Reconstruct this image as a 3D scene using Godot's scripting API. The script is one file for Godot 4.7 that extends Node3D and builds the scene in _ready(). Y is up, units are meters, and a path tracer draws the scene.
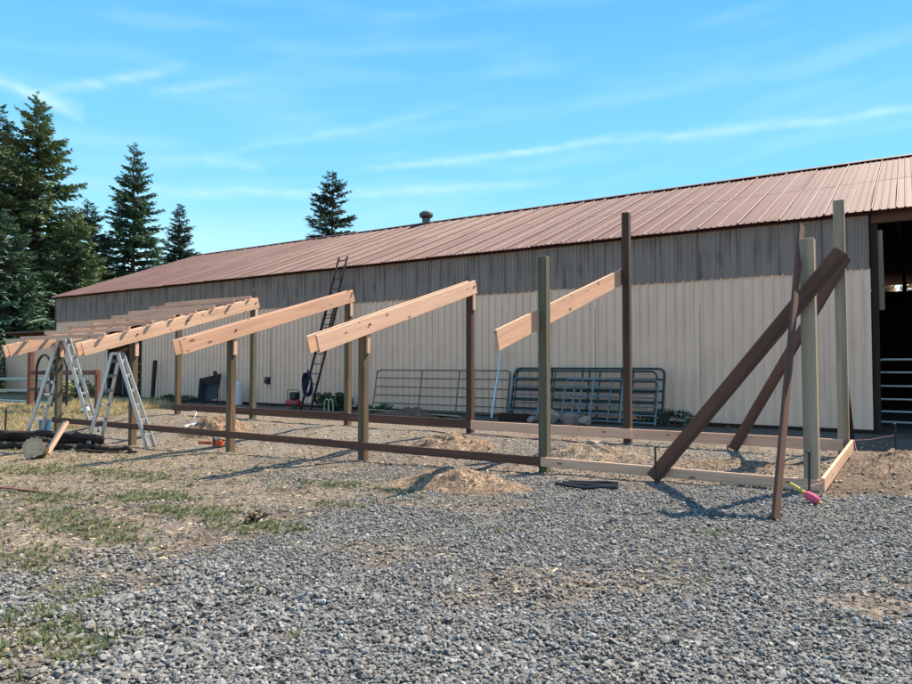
extends Node3D
# Open pole shed under construction in front of a long metal-sided barn.

var rng := RandomNumberGenerator.new()
var noise_a := FastNoiseLite.new()
var noise_b := FastNoiseLite.new()
var noise_c := FastNoiseLite.new()
var taken := {}
var M := {}

func _ready() -> void:
	rng.seed = 4711
	noise_a.seed = 11; noise_a.frequency = 0.35; noise_a.fractal_octaves = 4
	noise_b.seed = 23; noise_b.frequency = 1.4; noise_b.fractal_octaves = 3
	noise_c.seed = 37; noise_c.frequency = 5.0; noise_c.fractal_octaves = 3
	make_camera_and_light()
	make_materials()
	make_ground()
	make_barn()
	make_trees()
	make_shed_frame()
	make_braces()
	make_wall_items()
	make_left_items()
	make_right_items()
	make_mounds()
	make_gravel()
	make_grass()

# ------------------------------------------------------------------ camera, sky, sun
func make_camera_and_light() -> void:
	var cam := Camera3D.new()
	cam.name = "camera"
	cam.fov = 52.8
	cam.near = 0.05
	cam.far = 3000.0
	cam.position = Vector3(0, 1.5, 0)
	cam.rotation_degrees = Vector3(1.91, 33.5, 0)
	add_child(cam)
	cam.current = true
	var env := Environment.new()
	env.background_mode = Environment.BG_SKY
	env.tonemap_mode = Environment.TONE_MAPPER_LINEAR
	env.tonemap_exposure = 2.12
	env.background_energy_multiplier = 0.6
	env.sdfgi_enabled = true
	env.ssao_enabled = true
	env.ssil_enabled = true
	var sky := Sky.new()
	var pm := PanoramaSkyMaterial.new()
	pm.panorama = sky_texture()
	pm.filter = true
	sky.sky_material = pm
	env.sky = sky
	var we := WorldEnvironment.new()
	we.name = "world_environment"
	we.environment = env
	add_child(we)
	var sun := DirectionalLight3D.new()
	sun.name = "sun"
	sun.light_energy = 1.6
	sun.light_color = Color(1.0, 0.94, 0.84)
	sun.light_angular_distance = 0.5
	sun.shadow_enabled = true
	sun.look_at_from_position(Vector3(1.0, 3.04, -2.2) * 20.0, Vector3.ZERO, Vector3.UP)
	add_child(sun)

func sky_texture() -> ImageTexture:
	var w := 1536
	var h := 768
	var img := Image.create(w, h, false, Image.FORMAT_RGBF)
	var n1 := FastNoiseLite.new(); n1.seed = 5; n1.frequency = 1.0; n1.fractal_octaves = 4
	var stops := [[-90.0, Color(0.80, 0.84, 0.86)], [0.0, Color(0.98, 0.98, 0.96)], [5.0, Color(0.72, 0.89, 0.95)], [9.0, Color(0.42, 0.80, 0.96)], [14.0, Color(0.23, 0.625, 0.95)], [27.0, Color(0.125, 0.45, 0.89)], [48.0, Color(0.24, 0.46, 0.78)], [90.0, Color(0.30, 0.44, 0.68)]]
	# thin high wisps: [azimuth from, azimuth to, elevation from, elevation to, half width, strength]
	var wisps := [[-43.0, -20.0, 15.6, 18.0, 0.22, 0.45], [-33.0, -8.0, 17.0, 18.2, 0.22, 0.28], [-22.0, 20.0, 18.1, 16.8, 0.22, 0.45], [-76.0, -62.0, 20.0, 18.4, 0.4, 0.6], [-65.5, -55.0, 18.6, 22.3, 0.32, 0.5], [-66.5, -62.0, 18.9, 17.6, 0.3, 0.55], [-58.0, -33.0, 15.3, 20.8, 0.22, 0.26], [-58.0, -50.0, 20.0, 22.0, 0.3, 0.3], [-62.0, -24.0, 13.0, 14.9, 0.35, 0.38], [-54.0, -49.0, 15.9, 15.6, 0.35, 0.35], [-120.0, -80.0, 17.0, 25.0, 0.6, 0.6], [20.0, 80.0, 21.0, 15.0, 0.6, 0.6], [100.0, 150.0, 14.0, 22.0, 0.6, 0.6], [-170.0, -130.0, 20.0, 26.0, 0.6, 0.6]]
	for y in h:
		var el := 90.0 - (y + 0.5) / h * 180.0
		var k := 0
		while k < stops.size() - 2 and el > float(stops[k + 1][0]):
			k += 1
		var f: float = clamp((el - float(stops[k][0])) / (float(stops[k + 1][0]) - float(stops[k][0])), 0.0, 1.0)
		var base: Color = (stops[k][1] as Color).lerp(stops[k + 1][1], f)
		for x in w:
			if el < -2.0:
				img.set_pixel(x, y, base)
				continue
			var az := (x + 0.5) / w * 360.0            # the left edge of the picture lies towards -z
			if az > 180.0: az -= 360.0
			var c := 0.0
			if el < 60.0:
				var v := n1.get_noise_3d(az * 0.05, el * 0.42 - az * 0.03, 3.0)
				c += max(0.0, v + 0.1) * 0.2
				for s in wisps:
					if az < float(s[0]) or az > float(s[1]):
						continue
					var t: float = (az - float(s[0])) / (float(s[1]) - float(s[0]))
					var bend := n1.get_noise_2d(az * 0.11, float(s[2])) * 0.35
					var d: float = (el - lerpf(s[2], s[3], t) - bend) / float(s[4])
					if abs(d) > 3.0:
						continue
					var edge: float = sin(t * PI)
					var fray := 0.62 + 0.75 * n1.get_noise_3d(az * 0.35, el * 2.2, float(s[3]))
					c += exp(-d * d) * float(s[5]) * sqrt(maxf(0.0, edge)) * max(0.0, fray)
			img.set_pixel(x, y, base.lerp(Color(0.72, 0.93, 0.98), clamp(c, 0.0, 0.85)))
	return ImageTexture.create_from_image(img)

# ------------------------------------------------------------------ helpers
func numbered(called: String) -> String:
	if not taken.has(called):
		taken[called] = 0
		return called
	taken[called] += 1
	return "%s_%03d" % [called, taken[called]]

func thing(called: String, label: String, category: String, at := Vector3.ZERO, group := "") -> Node3D:
	var o := Node3D.new()
	o.name = numbered(called)
	add_child(o)
	o.position = at
	tag(o, label, category, group)
	return o

func tag(o: Node, label: String, category: String, group := "", kind := "") -> void:
	if label != "": o.set_meta("label", label)
	if category != "": o.set_meta("category", category)
	if group != "": o.set_meta("group", group)
	if kind != "": o.set_meta("kind", kind)

func put(mesh: Mesh, called: String, mat: Material, parent: Node3D, xf := Transform3D.IDENTITY, label := "") -> MeshInstance3D:
	var o := MeshInstance3D.new()
	o.mesh = mesh
	if mat: o.material_override = mat
	o.name = numbered(called) if parent == self else called
	parent.add_child(o, true)
	o.transform = xf
	if label != "": o.set_meta("label", label)
	return o

func start() -> SurfaceTool:
	var st := SurfaceTool.new()
	st.begin(Mesh.PRIMITIVE_TRIANGLES)
	return st

func tri(st: SurfaceTool, a: Vector3, b: Vector3, c: Vector3, n: Vector3, ua: Vector2, ub: Vector2, uc: Vector2) -> void:
	if (b - a).cross(c - a).dot(n) > 0.0:
		var t := b; b = c; c = t
		var u := ub; ub = uc; uc = u
	st.set_normal(n); st.set_uv(ua); st.add_vertex(a)
	st.set_normal(n); st.set_uv(ub); st.add_vertex(b)
	st.set_normal(n); st.set_uv(uc); st.add_vertex(c)

func quad(st: SurfaceTool, a: Vector3, b: Vector3, c: Vector3, d: Vector3, n: Vector3, ua := Vector2.ZERO, ub := Vector2.RIGHT, uc := Vector2.ONE, ud := Vector2.DOWN) -> void:
	tri(st, a, b, c, n, ua, ub, uc)
	tri(st, a, c, d, n, ua, uc, ud)

# chamfered box, long axis y; uv in metres times scale, shifted at random
func add_cbox(st: SurfaceTool, size: Vector3, ch: float, xf := Transform3D.IDENTITY, shift := Vector2.ZERO) -> void:
	var hv := size * 0.5
	var ax := [Vector3.RIGHT, Vector3.UP, Vector3.BACK]
	for a in 3:
		var b := (a + 1) % 3
		var c := (a + 2) % 3
		for s in [-1.0, 1.0]:
			var o: Vector3 = ax[a] * s * hv[a]
			var p := []
			for q in [[-1, -1], [1, -1], [1, 1], [-1, 1]]:
				p.append(o + ax[b] * float(q[0]) * (hv[b] - ch) + ax[c] * float(q[1]) * (hv[c] - ch))
			face(st, p, ax[a] * s, a, xf, shift)
	for a in 3:                                   # edges along axis a
		var b := (a + 1) % 3
		var c := (a + 2) % 3
		for sb in [-1.0, 1.0]:
			for sc in [-1.0, 1.0]:
				var p := []
				for q in [[-1, 0], [1, 0], [1, 1], [-1, 1]]:
					var e: Vector3 = ax[a] * float(q[0]) * (hv[a] - ch)
					if q[1] == 0: e += ax[b] * sb * hv[b] + ax[c] * sc * (hv[c] - ch)
					else: e += ax[b] * sb * (hv[b] - ch) + ax[c] * sc * hv[c]
					p.append(e)
				face(st, p, (ax[b] * sb + ax[c] * sc).normalized(), b, xf, shift)
	for sx in [-1.0, 1.0]:
		for sy in [-1.0, 1.0]:
			for sz in [-1.0, 1.0]:
				var k := Vector3(sx, sy, sz)
				var i := hv - Vector3.ONE * ch
				var p := [Vector3(sx * hv.x, sy * i.y, sz * i.z), Vector3(sx * i.x, sy * hv.y, sz * i.z), Vector3(sx * i.x, sy * i.y, sz * hv.z)]
				face(st, p, k.normalized(), 0, xf, shift)

func face(st: SurfaceTool, p: Array, n: Vector3, axis: int, xf: Transform3D, shift: Vector2) -> void:
	var uv := []
	for v: Vector3 in p:
		if axis == 0: uv.append(Vector2(v.z, v.y) + shift)
		elif axis == 2: uv.append(Vector2(v.x, v.y) + shift)
		else: uv.append(Vector2(v.x, v.z * 0.1) + shift)
	var nn := (xf.basis * n).normalized()
	for k in range(1, p.size() - 1):
		tri(st, xf * p[0], xf * p[k], xf * p[k + 1], nn, uv[0], uv[k], uv[k + 1])

func cbox(size: Vector3, ch: float) -> ArrayMesh:
	var st := start()
	add_cbox(st, size, ch, Transform3D.IDENTITY, Vector2(rng.randf() * 3.0, rng.randf() * 7.0))
	return st.commit()

func along(a: Vector3, b: Vector3, side: Vector3) -> Transform3D:
	var y := (b - a).normalized()
	var x := (side - y * side.dot(y)).normalized()
	return Transform3D(Basis(x, y, x.cross(y)), (a + b) * 0.5)

# a sawn board from a to b; w wide in the direction of side, t thick
func board(called: String, a: Vector3, b: Vector3, w: float, t: float, side: Vector3, mat: Material, parent: Node3D, label := "", ch := 0.005) -> MeshInstance3D:
	return put(cbox(Vector3(w, a.distance_to(b), t), ch), called, mat, parent, along(a, b, side), label)

func add_tube(st: SurfaceTool, pts: Array, r: float, sides := 8, r_end := -1.0, caps := true) -> void:
	if r_end < 0.0: r_end = r
	var rings := []
	var side := Vector3.ZERO
	for i in pts.size():
		var d: Vector3 = (pts[min(i + 1, pts.size() - 1)] - pts[max(i - 1, 0)]).normalized()
		if side == Vector3.ZERO:
			side = d.cross(Vector3.UP if abs(d.y) < 0.9 else Vector3.RIGHT).normalized()
		side = (side - d * side.dot(d)).normalized()
		var up := d.cross(side)
		var ring := []
		var rr := lerpf(r, r_end, float(i) / max(1, pts.size() - 1))
		for k in sides:
			var an := TAU * k / sides
			var n := side * cos(an) + up * sin(an)
			ring.append([pts[i] + n * rr, n])
		rings.append(ring)
	for i in rings.size() - 1:
		for k in sides:
			var k2 := (k + 1) % sides
			var v := [rings[i][k], rings[i][k2], rings[i + 1][k2], rings[i + 1][k]]
			var mid: Vector3 = v[0][1] + v[1][1]
			var order := [0, 1, 2, 0, 2, 3]
			if (v[1][0] - v[0][0]).cross(v[2][0] - v[0][0]).dot(mid) > 0.0: order = [0, 2, 1, 0, 3, 2]
			for q in order:
				st.set_normal(v[q][1]); st.set_uv(Vector2(float(k) / sides, i)); st.add_vertex(v[q][0])
	if caps:
		for e in [0, rings.size() - 1]:
			var d: Vector3 = (pts[0] - pts[1]) if e == 0 else (pts[-1] - pts[-2])
			for k in range(1, sides - 1):
				tri(st, rings[e][0][0], rings[e][k][0], rings[e][k + 1][0], d.normalized(), Vector2.ZERO, Vector2.RIGHT, Vector2.ONE)

func tube(pts: Array, r: float, sides := 8, r_end := -1.0) -> ArrayMesh:
	var st := start()
	add_tube(st, pts, r, sides, r_end)
	return st.commit()

# lathe a profile of Vector2(radius, height) round y
func lathe(profile: Array, sides := 20) -> ArrayMesh:
	var st := start()
	for i in profile.size() - 1:
		var a: Vector2 = profile[i]
		var b: Vector2 = profile[i + 1]
		var d := (b - a)
		var n2 := Vector2(d.y, -d.x).normalized()
		for k in sides:
			var t0 := TAU * k / sides
			var t1 := TAU * (k + 1) / sides
			var p := [Vector3(a.x * cos(t0), a.y, a.x * sin(t0)), Vector3(a.x * cos(t1), a.y, a.x * sin(t1)), Vector3(b.x * cos(t1), b.y, b.x * sin(t1)), Vector3(b.x * cos(t0), b.y, b.x * sin(t0))]
			var tm := (t0 + t1) * 0.5
			var n := Vector3(n2.x * cos(tm), n2.y, n2.x * sin(tm))
			quad(st, p[0], p[1], p[2], p[3], n)
	return st.commit()

# ------------------------------------------------------------------ materials
func tex(w: int, h: int, f: Callable) -> ImageTexture:
	var img := Image.create(w, h, false, Image.FORMAT_RGB8)
	for y in h:
		for x in w:
			img.set_pixel(x, y, f.call(x, y))
	img.generate_mipmaps()
	return ImageTexture.create_from_image(img)

func ns(seed_: int, freq: float, oct := 4) -> FastNoiseLite:
	var n := FastNoiseLite.new()
	n.seed = seed_; n.frequency = freq; n.fractal_octaves = oct
	return n

func mat(color: Color, rough: float, t: Texture2D = null, uvs := Vector3.ONE, metal := 0.0) -> StandardMaterial3D:
	var m := StandardMaterial3D.new()
	m.albedo_color = color.linear_to_srgb()
	m.roughness = rough
	m.metallic = metal
	if t: m.albedo_texture = t
	m.uv1_scale = uvs
	return m

# sawn timber: grain runs along v, one texture covers 0.5 m by 4 m
func wood_tex(seed_: int, dark: Color, light: Color, knots: int, stain: float) -> ImageTexture:
	var w := 192
	var h := 768
	var n1 := ns(seed_, 0.06, 4)
	var n2 := ns(seed_ + 1, 0.012, 3)
	var r := RandomNumberGenerator.new(); r.seed = seed_
	var ks := []
	for i in knots: ks.append([r.randf() * w, r.randf() * h, r.randf_range(3.0, 8.0)])
	var cracks := []
	for i in 7: cracks.append([r.randf() * w, r.randf() * h, r.randf_range(30, 120), r.randf_range(0.25, 0.6)])
	return tex(w, h, func(x: int, y: int) -> Color:
		# wrap in both directions by walking round two circles
		var a := TAU * x / w
		var b := TAU * y / h
		var warp := n2.get_noise_3d(cos(b) * 60.0, sin(b) * 60.0, x * 0.6) * 9.0
		var g := 0.5 + 0.5 * n1.get_noise_3d(cos(a) * 90.0 + warp, sin(a) * 90.0, 6.0 * sin(b) + 10.0 * cos(b))
		g = lerpf(g, 0.5 + 0.5 * sin((x + warp * 1.5) * 0.9), 0.25)
		var c := dark.lerp(light, clamp(g * 1.25 - 0.1, 0.0, 1.0))
		var s := n2.get_noise_3d(cos(a) * 25.0, sin(a) * 25.0, 20.0 * sin(b) + 20.0)
		c = c.lerp(Color(dark.r * 0.62, dark.g * 0.6, dark.b * 0.6), clamp(s * stain, 0.0, 0.75))
		for k in ks:
			var d: float = Vector2((x - k[0]) * 1.0, (y - k[1]) * 0.85).length() / k[2]
			if d < 1.6: c = c.lerp(Color(0.34, 0.20, 0.13), clamp(1.5 - d, 0.0, 0.6))
		for k in cracks:                                  # drying checks: thin dark splits along the grain
			var dy: float = absf(y - k[1]) / k[2]
			if dy < 1.0 and absf(x - k[0] - warp * 0.3) < 0.8: c = c.lerp(dark * 0.5, k[3] * (1.0 - dy))
		return c)

func streak_tex(seed_: int, base: Color, stain: Color, amount: float, spots: float, blot := 1.2) -> ImageTexture:
	# weathered sheet metal: run-off streaks along v with specks; 256 px = 4 m
	var n1 := ns(seed_, 0.05, 4)
	var n2 := ns(seed_ + 3, 0.02, 4)
	var n3 := ns(seed_ + 5, 0.25, 2)
	return tex(384, 256, func(x: int, y: int) -> Color:
		var a := TAU * x / 384.0
		var b := TAU * y / 256.0
		var st := 0.6 * n1.get_noise_3d(cos(a) * 260.0, sin(a) * 260.0, 5.0 * sin(b) + 40.0) + 0.5 * n1.get_noise_3d(cos(a) * 70.0, sin(a) * 70.0, 5.0 * sin(b) + 9.0)
		var bl := n2.get_noise_3d(cos(a) * 40.0 + 12.0 * cos(b), sin(a) * 40.0, 40.0 * sin(b))
		var sp := n3.get_noise_2d(x, y)
		var k: float = clamp((st * 1.6 + bl * blot + 0.12) * amount, 0.0, 0.9)
		var c := base.lerp(stain, k)
		if sp > 0.42: c = c.lerp(stain * 0.7, spots * (sp - 0.42) * 4.0)
		return c)

func make_materials() -> void:
	var fir := wood_tex(1, Color(0.74, 0.56, 0.47), Color(0.90, 0.755, 0.65), 9, 0.4)
	var fir2 := wood_tex(2, Color(0.76, 0.58, 0.475), Color(0.90, 0.75, 0.63), 9, 0.5)
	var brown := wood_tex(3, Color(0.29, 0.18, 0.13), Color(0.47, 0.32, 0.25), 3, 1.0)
	var treated := wood_tex(4, Color(0.31, 0.25, 0.18), Color(0.53, 0.435, 0.33), 3, 1.2)
	var green := wood_tex(5, Color(0.26, 0.255, 0.20), Color(0.47, 0.425, 0.34), 3, 1.1)
	var greyw := wood_tex(6, Color(0.54, 0.47, 0.39), Color(0.71, 0.64, 0.54), 2, 0.6)
	var ws := Vector3(2.0, 0.25, 1.0)
	M.fir = mat(Color(1, 1, 1), 0.75, fir, ws)
	M.fir_pale = mat(Color(1, 1, 1), 0.78, fir2, ws)
	M.brown = mat(Color(1, 1, 1), 0.8, brown, ws)
	M.fir_b = mat(Color(0.84, 0.83, 0.86), 0.76, fir2, ws)
	M.fir_c = mat(Color(0.95, 0.86, 0.80), 0.74, fir, Vector3(1.6, 0.21, 1.0))
	M.dark_post = mat(Color(1, 1, 1), 0.85, wood_tex(8, Color(0.20, 0.135, 0.105), Color(0.37, 0.26, 0.20), 3, 1.0), ws)
	M.rosy = mat(Color(1, 1, 1), 0.78, wood_tex(9, Color(0.84, 0.62, 0.50), Color(0.94, 0.765, 0.64), 7, 0.4), ws)
	M.treated = mat(Color(1, 1, 1), 0.85, treated, ws)
	M.green = mat(Color(1, 1, 1), 0.85, green, ws)
	M.grey_wood = mat(Color(1, 1, 1), 0.85, greyw, ws)
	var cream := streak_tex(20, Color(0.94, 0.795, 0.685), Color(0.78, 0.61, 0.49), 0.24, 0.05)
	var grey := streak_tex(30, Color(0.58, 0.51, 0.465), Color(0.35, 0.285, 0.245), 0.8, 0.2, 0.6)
	var red := streak_tex(40, Color(0.375, 0.225, 0.218), Color(0.31, 0.178, 0.167), 0.6, 0.1)
	var sh := Vector3(0.25, 0.25, 1)
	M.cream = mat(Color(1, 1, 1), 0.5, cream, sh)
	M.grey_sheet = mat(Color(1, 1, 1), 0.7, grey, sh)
	M.roof = mat(Color(1, 1, 1), 0.62, red, sh)
	M.roof_faded = mat(Color(1.0, 0.97, 0.95), 0.68, streak_tex(43, Color(0.385, 0.235, 0.23), Color(0.315, 0.185, 0.175), 0.7, 0.1), sh)
	M.roof_trim = mat(Color(0.06, 0.045, 0.04), 0.7)
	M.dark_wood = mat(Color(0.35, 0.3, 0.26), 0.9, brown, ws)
	M.galv = mat(Color(0.55, 0.57, 0.58), 0.38, null, Vector3.ONE, 0.75)
	M.alu = mat(Color(0.46, 0.47, 0.48), 0.36, null, Vector3.ONE, 0.7)
	M.gate_white = mat(Color(0.62, 0.62, 0.60), 0.45, null, Vector3.ONE, 0.2)
	M.gate_green = mat(Color(0.016, 0.040, 0.038), 0.5)
	M.gate_blue = mat(Color(0.17, 0.20, 0.21), 0.45, null, Vector3.ONE, 0.4)
	M.gate_brown = mat(Color(0.16, 0.125, 0.10), 0.6, null, Vector3.ONE, 0.1)
	M.fence_green = mat(Color(0.16, 0.28, 0.26), 0.5)
	M.rust = mat(Color(0.16, 0.06, 0.04), 0.85)
	M.vent = mat(Color(0.10, 0.11, 0.11), 0.5, null, Vector3.ONE, 0.5)
	M.roof_seam = mat(Color(0.27, 0.165, 0.16), 0.5)  # paler than the panels: sky shine on the seam edges is painted in
	M.black = mat(Color(0.018, 0.018, 0.020), 0.55)
	M.black_steel = mat(Color(0.03, 0.028, 0.027), 0.5, null, Vector3.ONE, 0.4)
	M.ladder_brown = mat(Color(0.045, 0.032, 0.028), 0.6)
	M.orange = mat(Color(0.55, 0.10, 0.03), 0.45)
	M.red = mat(Color(0.38, 0.03, 0.03), 0.45)
	M.white = mat(Color(0.72, 0.72, 0.70), 0.55)
	M.blue = mat(Color(0.03, 0.14, 0.26), 0.5)
	M.navy = mat(Color(0.015, 0.022, 0.05), 0.7)
	M.pink = mat(Color(0.62, 0.09, 0.17), 0.85)
	M.string = mat(Color(0.55, 0.2, 0.2), 0.8)
	M.yellow = mat(Color(0.5, 0.36, 0.08), 0.7)
	M.pale_green = mat(Color(0.50, 0.58, 0.36), 0.5)
	var speck := ns(60, 0.09, 4)
	var cell := ns(61, 0.085, 1)
	cell.noise_type = FastNoiseLite.TYPE_CELLULAR
	cell.cellular_return_type = FastNoiseLite.RETURN_CELL_VALUE
	var ci := cell.get_seamless_image(1024, 1024)
	var si := speck.get_seamless_image(1024, 1024)
	M.ground_tex = tex(1024, 1024, func(x: int, y: int) -> Color:
		var c := ci.get_pixel(x, y).r
		var s := si.get_pixel(x, y).r
		var v: float = clamp(0.42 + 0.36 * c + 0.40 * (s - 0.5) * 2.0 * 0.6, 0.1, 1.0)
		return Color(v, v * 0.985, v * 0.965))
	var gm := mat(Color(1, 1, 1), 0.95, M.ground_tex, Vector3(0.4, 0.4, 1))
	gm.vertex_color_use_as_albedo = true
	M.ground = gm
	var vm := mat(Color(1, 1, 1), 0.85)
	vm.vertex_color_use_as_albedo = true
	M.tinted = vm
	var sm := mat(Color(1, 1, 1), 0.8)
	sm.vertex_color_use_as_albedo = true
	M.stone = sm
	var lm := mat(Color(1, 1, 1), 0.6)
	lm.vertex_color_use_as_albedo = true
	lm.backlight_enabled = true
	lm.backlight = Color(0.25, 0.30, 0.15)
	M.leaf = lm
	var nm := mat(Color(1, 1, 1), 0.7)
	nm.vertex_color_use_as_albedo = true
	nm.backlight_enabled = true
	nm.backlight = Color(0.16, 0.20, 0.10)
	M.needle = nm
	var bk := wood_tex(7, Color(0.20, 0.16, 0.13), Color(0.38, 0.32, 0.27), 0, 1.4)
	M.dark_bark = mat(Color(0.42, 0.34, 0.3), 0.95, bk, Vector3(2, 0.5, 1))
	M.bark = mat(Color(1, 1, 1), 0.95, bk, Vector3(2, 0.5, 1))

# ------------------------------------------------------------------ ground
func gh(x: float, z: float) -> float:
	var drop: float = 0.0272 * clamp(-x - 1.0, 0.0, 17.5) * smoothstep(-12.6, -9.3, z)
	var y := -drop
	y += 0.030 * noise_a.get_noise_2d(x * 2.0, z * 2.0)
	if x > -30.0 and z > -16.0: y += 0.016 * noise_b.get_noise_2d(x * 1.5, z * 1.5)
	if z < -16.5 and z > -40.0: y -= 0.02
	# two shallow wheel ruts in the drive
	if x > -5.0 and x < 0.5 and z > -9.0:
		for rx: float in [-3.7, -2.0]:
			y -= 0.035 * exp(-pow((x - rx - 0.25 * noise_a.get_noise_1d(z * 1.5)) / 0.22, 2.0)) * smoothstep(-9.0, -8.0, z)
	# spoil thrown up along the end of the frame, and the trench in front of it
	y += 0.12 * exp(-pow((x + 0.25) / 0.55, 2.0) - pow((z + 11.5) / 1.3, 2.0)) * (1.0 + 0.5 * noise_b.get_noise_2d(x * 3.0, z * 3.0))
	y += 0.10 * exp(-pow((x - 0.9) / 0.9, 2.0) - pow((z + 11.2) / 1.1, 2.0))
	y -= 0.13 * exp(-pow((x + 0.55) / 0.42, 2.0) - pow((z + 9.55) / 0.2, 2.0))
	if x < -60.0 or z < -60.0 : y += 0.02 * max(0.0, Vector2(x, z).length() - 70.0)
	return y

func gravel_amount(x: float, z: float) -> float:
	var e := x + 5.15 + 0.9 * noise_a.get_noise_2d(x * 1.3, z * 1.3) + 0.5 * noise_b.get_noise_2d(x, z)
	var g: float = smoothstep(-0.75, 0.45, e)
	g *= smoothstep(-9.2, -8.5, z + 0.5 * noise_a.get_noise_2d(x + 40.0, z)) if x < -0.6 else smoothstep(-9.9, -8.9, z)
	# loose stone over the dirt at the near left, and the pale gravel floor inside the frame
	var corner: float = smoothstep(1.9, 0.5, Vector2(x + 4.6, (z + 2.1) * 1.2).length() + 0.6 * noise_a.get_noise_2d(x * 2.0, z * 2.0 + 9.0))
	g = max(g, corner * 0.85)
	if z < -9.2 and x > -19.0 and x < -1.0:
		g = max(g, 0.55 * smoothstep(-0.25, 0.25, noise_a.get_noise_2d(x * 1.2 + 7.0, z * 1.2)))
	if z > -9.2 and x < -5.0 and x > -10.5:
		g = max(g, 0.5 * smoothstep(-8.9, -7.6, -abs(z + 8.0) - 7.0 ) * smoothstep(-0.1, 0.3, noise_a.get_noise_2d(x, z + 30.0)))
		g = max(g, 0.42 * smoothstep(0.0, 0.4, noise_b.get_noise_2d(x * 0.7, z * 0.7 + 3.0)))
	g *= 1.0 - 0.62 * smoothstep(0.02, 0.42, noise_a.get_noise_2d(x * 0.75 + 90.0, z * 1.1))
	# the bare soil patches
	g *= 1.0 - 0.9 * smoothstep(1.15, 0.6, Vector2((x + 0.22) / 0.32, (z + 5.05) / 0.26).length() + 0.5 * noise_b.get_noise_2d(x * 3.0, z * 3.0))
	g *= 1.0 - 0.8 * smoothstep(1.2, 0.6, Vector2((x + 4.9) / 0.5, (z + 3.05) / 0.2).length() + 0.4 * noise_b.get_noise_2d(x * 3.0, z * 3.0))
	return clamp(g, 0.0, 1.0)

const PATCHES := [
	[-6.7, -7.1, 0.55, 0.22, 1.0], [-5.6, -7.03, 0.4, 0.18, 0.8], [-5.45, -4.7, 0.5, 0.3, 1.0], [-8.2, -5.3, 0.7, 0.45, 0.9],
	[-6.7, -4.9, 0.75, 0.3, 1.0], [-7.1, -3.9, 0.9, 0.35, 0.8], [-8.0, -3.9, 0.9, 0.5, 0.7], [-6.3, -3.7, 0.5, 0.2, 0.7],
	[-4.25, -2.15, 0.55, 0.24, 1.0], [-6.3, -2.9, 0.6, 0.3, 0.7], [-5.55, -5.95, 0.4, 0.16, 0.8], [-4.4, -1.7, 0.6, 0.28, 0.9], [-4.9, -2.6, 0.4, 0.2, 0.7],
	[-2.95, -2.8, 0.14, 0.08, 0.5], [-1.5, -6.5, 0.4, 0.16, 0.45], [-3.3, -5.7, 0.3, 0.12, 0.4], [-10.5, -6.3, 1.3, 0.4, 0.6], [-9.3, -4.6, 0.9, 0.4, 0.6],
	[-12.5, -6.0, 1.4, 0.5, 0.5], [-2.2, -7.4, 0.25, 0.12, 0.35], [-3.9, -3.3, 0.22, 0.1, 0.4], [-10.5, -3.2, 2.0, 0.6, 0.6]]

func green_amount(x: float, z: float) -> float:
	var g := 0.0
	for p in PATCHES:
		var d := Vector2((x - float(p[0])) / float(p[2]), (z - float(p[1])) / float(p[3])).length()
		if d < 1.8:
			g = max(g, float(p[4]) * smoothstep(1.35, 0.45, d + 0.7 * noise_b.get_noise_2d(x * 1.8, z * 1.8)))
	return g

func ground_color(x: float, z: float) -> Color:
	var soil := Color(0.31, 0.24, 0.195).lerp(Color(0.43, 0.35, 0.285), clamp(0.5 + 1.2 * noise_a.get_noise_2d(x * 0.9 + 50.0, z * 0.9), 0.0, 1.0))
	var damp := smoothstep(0.05, 0.4, noise_b.get_noise_2d(x * 0.8, z * 0.8 + 60.0))
	soil = soil.lerp(Color(0.19, 0.135, 0.10), damp * 0.7)
	# straw litter on the left
	var straw: float = smoothstep(-5.5, -14.0, x + 3.0 * noise_a.get_noise_2d(x * 0.5, z * 0.5))
	soil = soil.lerp(Color(0.50, 0.41, 0.30), straw * clamp(0.55 + 0.8 * noise_b.get_noise_2d(x, z), 0.0, 0.9))
	# dug earth beside the frame end
	var dug: float = smoothstep(-1.4, -0.6, x) * smoothstep(-8.8, -9.6, z) * smoothstep(-14.5, -12.5, z)
	soil = soil.lerp(Color(0.25, 0.175, 0.12), dug)
	var g := gravel_amount(x, z)
	var grey := Color(0.27, 0.255, 0.24)
	if z < -9.2 and x < -1.0: grey = Color(0.42, 0.40, 0.37)
	var c := soil.lerp(grey, clamp(g * 1.1, 0.0, 1.0))
	c = c.lerp(Color(0.13, 0.14, 0.06), 0.6 * green_amount(x, z))
	if z < -14.0 and x > -36.0 and z > -35.0: c = c.lerp(Color(0.20, 0.17, 0.14), 0.7)  # barn shadow and dim barn floor darkened straight into the ground colour
	var far := smoothstep(26.0, 34.0, Vector2(x + 3.0, z + 8.0).length())
	if x < -20.0 or z < -36.0 or x > 15.0: c = c.lerp(Color(0.42, 0.35, 0.20), far)
	return c

func axis_steps(lo: float, hi: float, step: float, reach: float) -> Array:
	var out := []
	var v := lo
	while v <= hi:
		out.append(v); v += step
	var s := step
	v = lo
	while v > -reach:
		s *= 1.35; v -= s; out.push_front(v)
	s = step
	v = out[-1]
	while v < reach:
		s *= 1.35; v += s; out.append(v)
	return out

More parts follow.
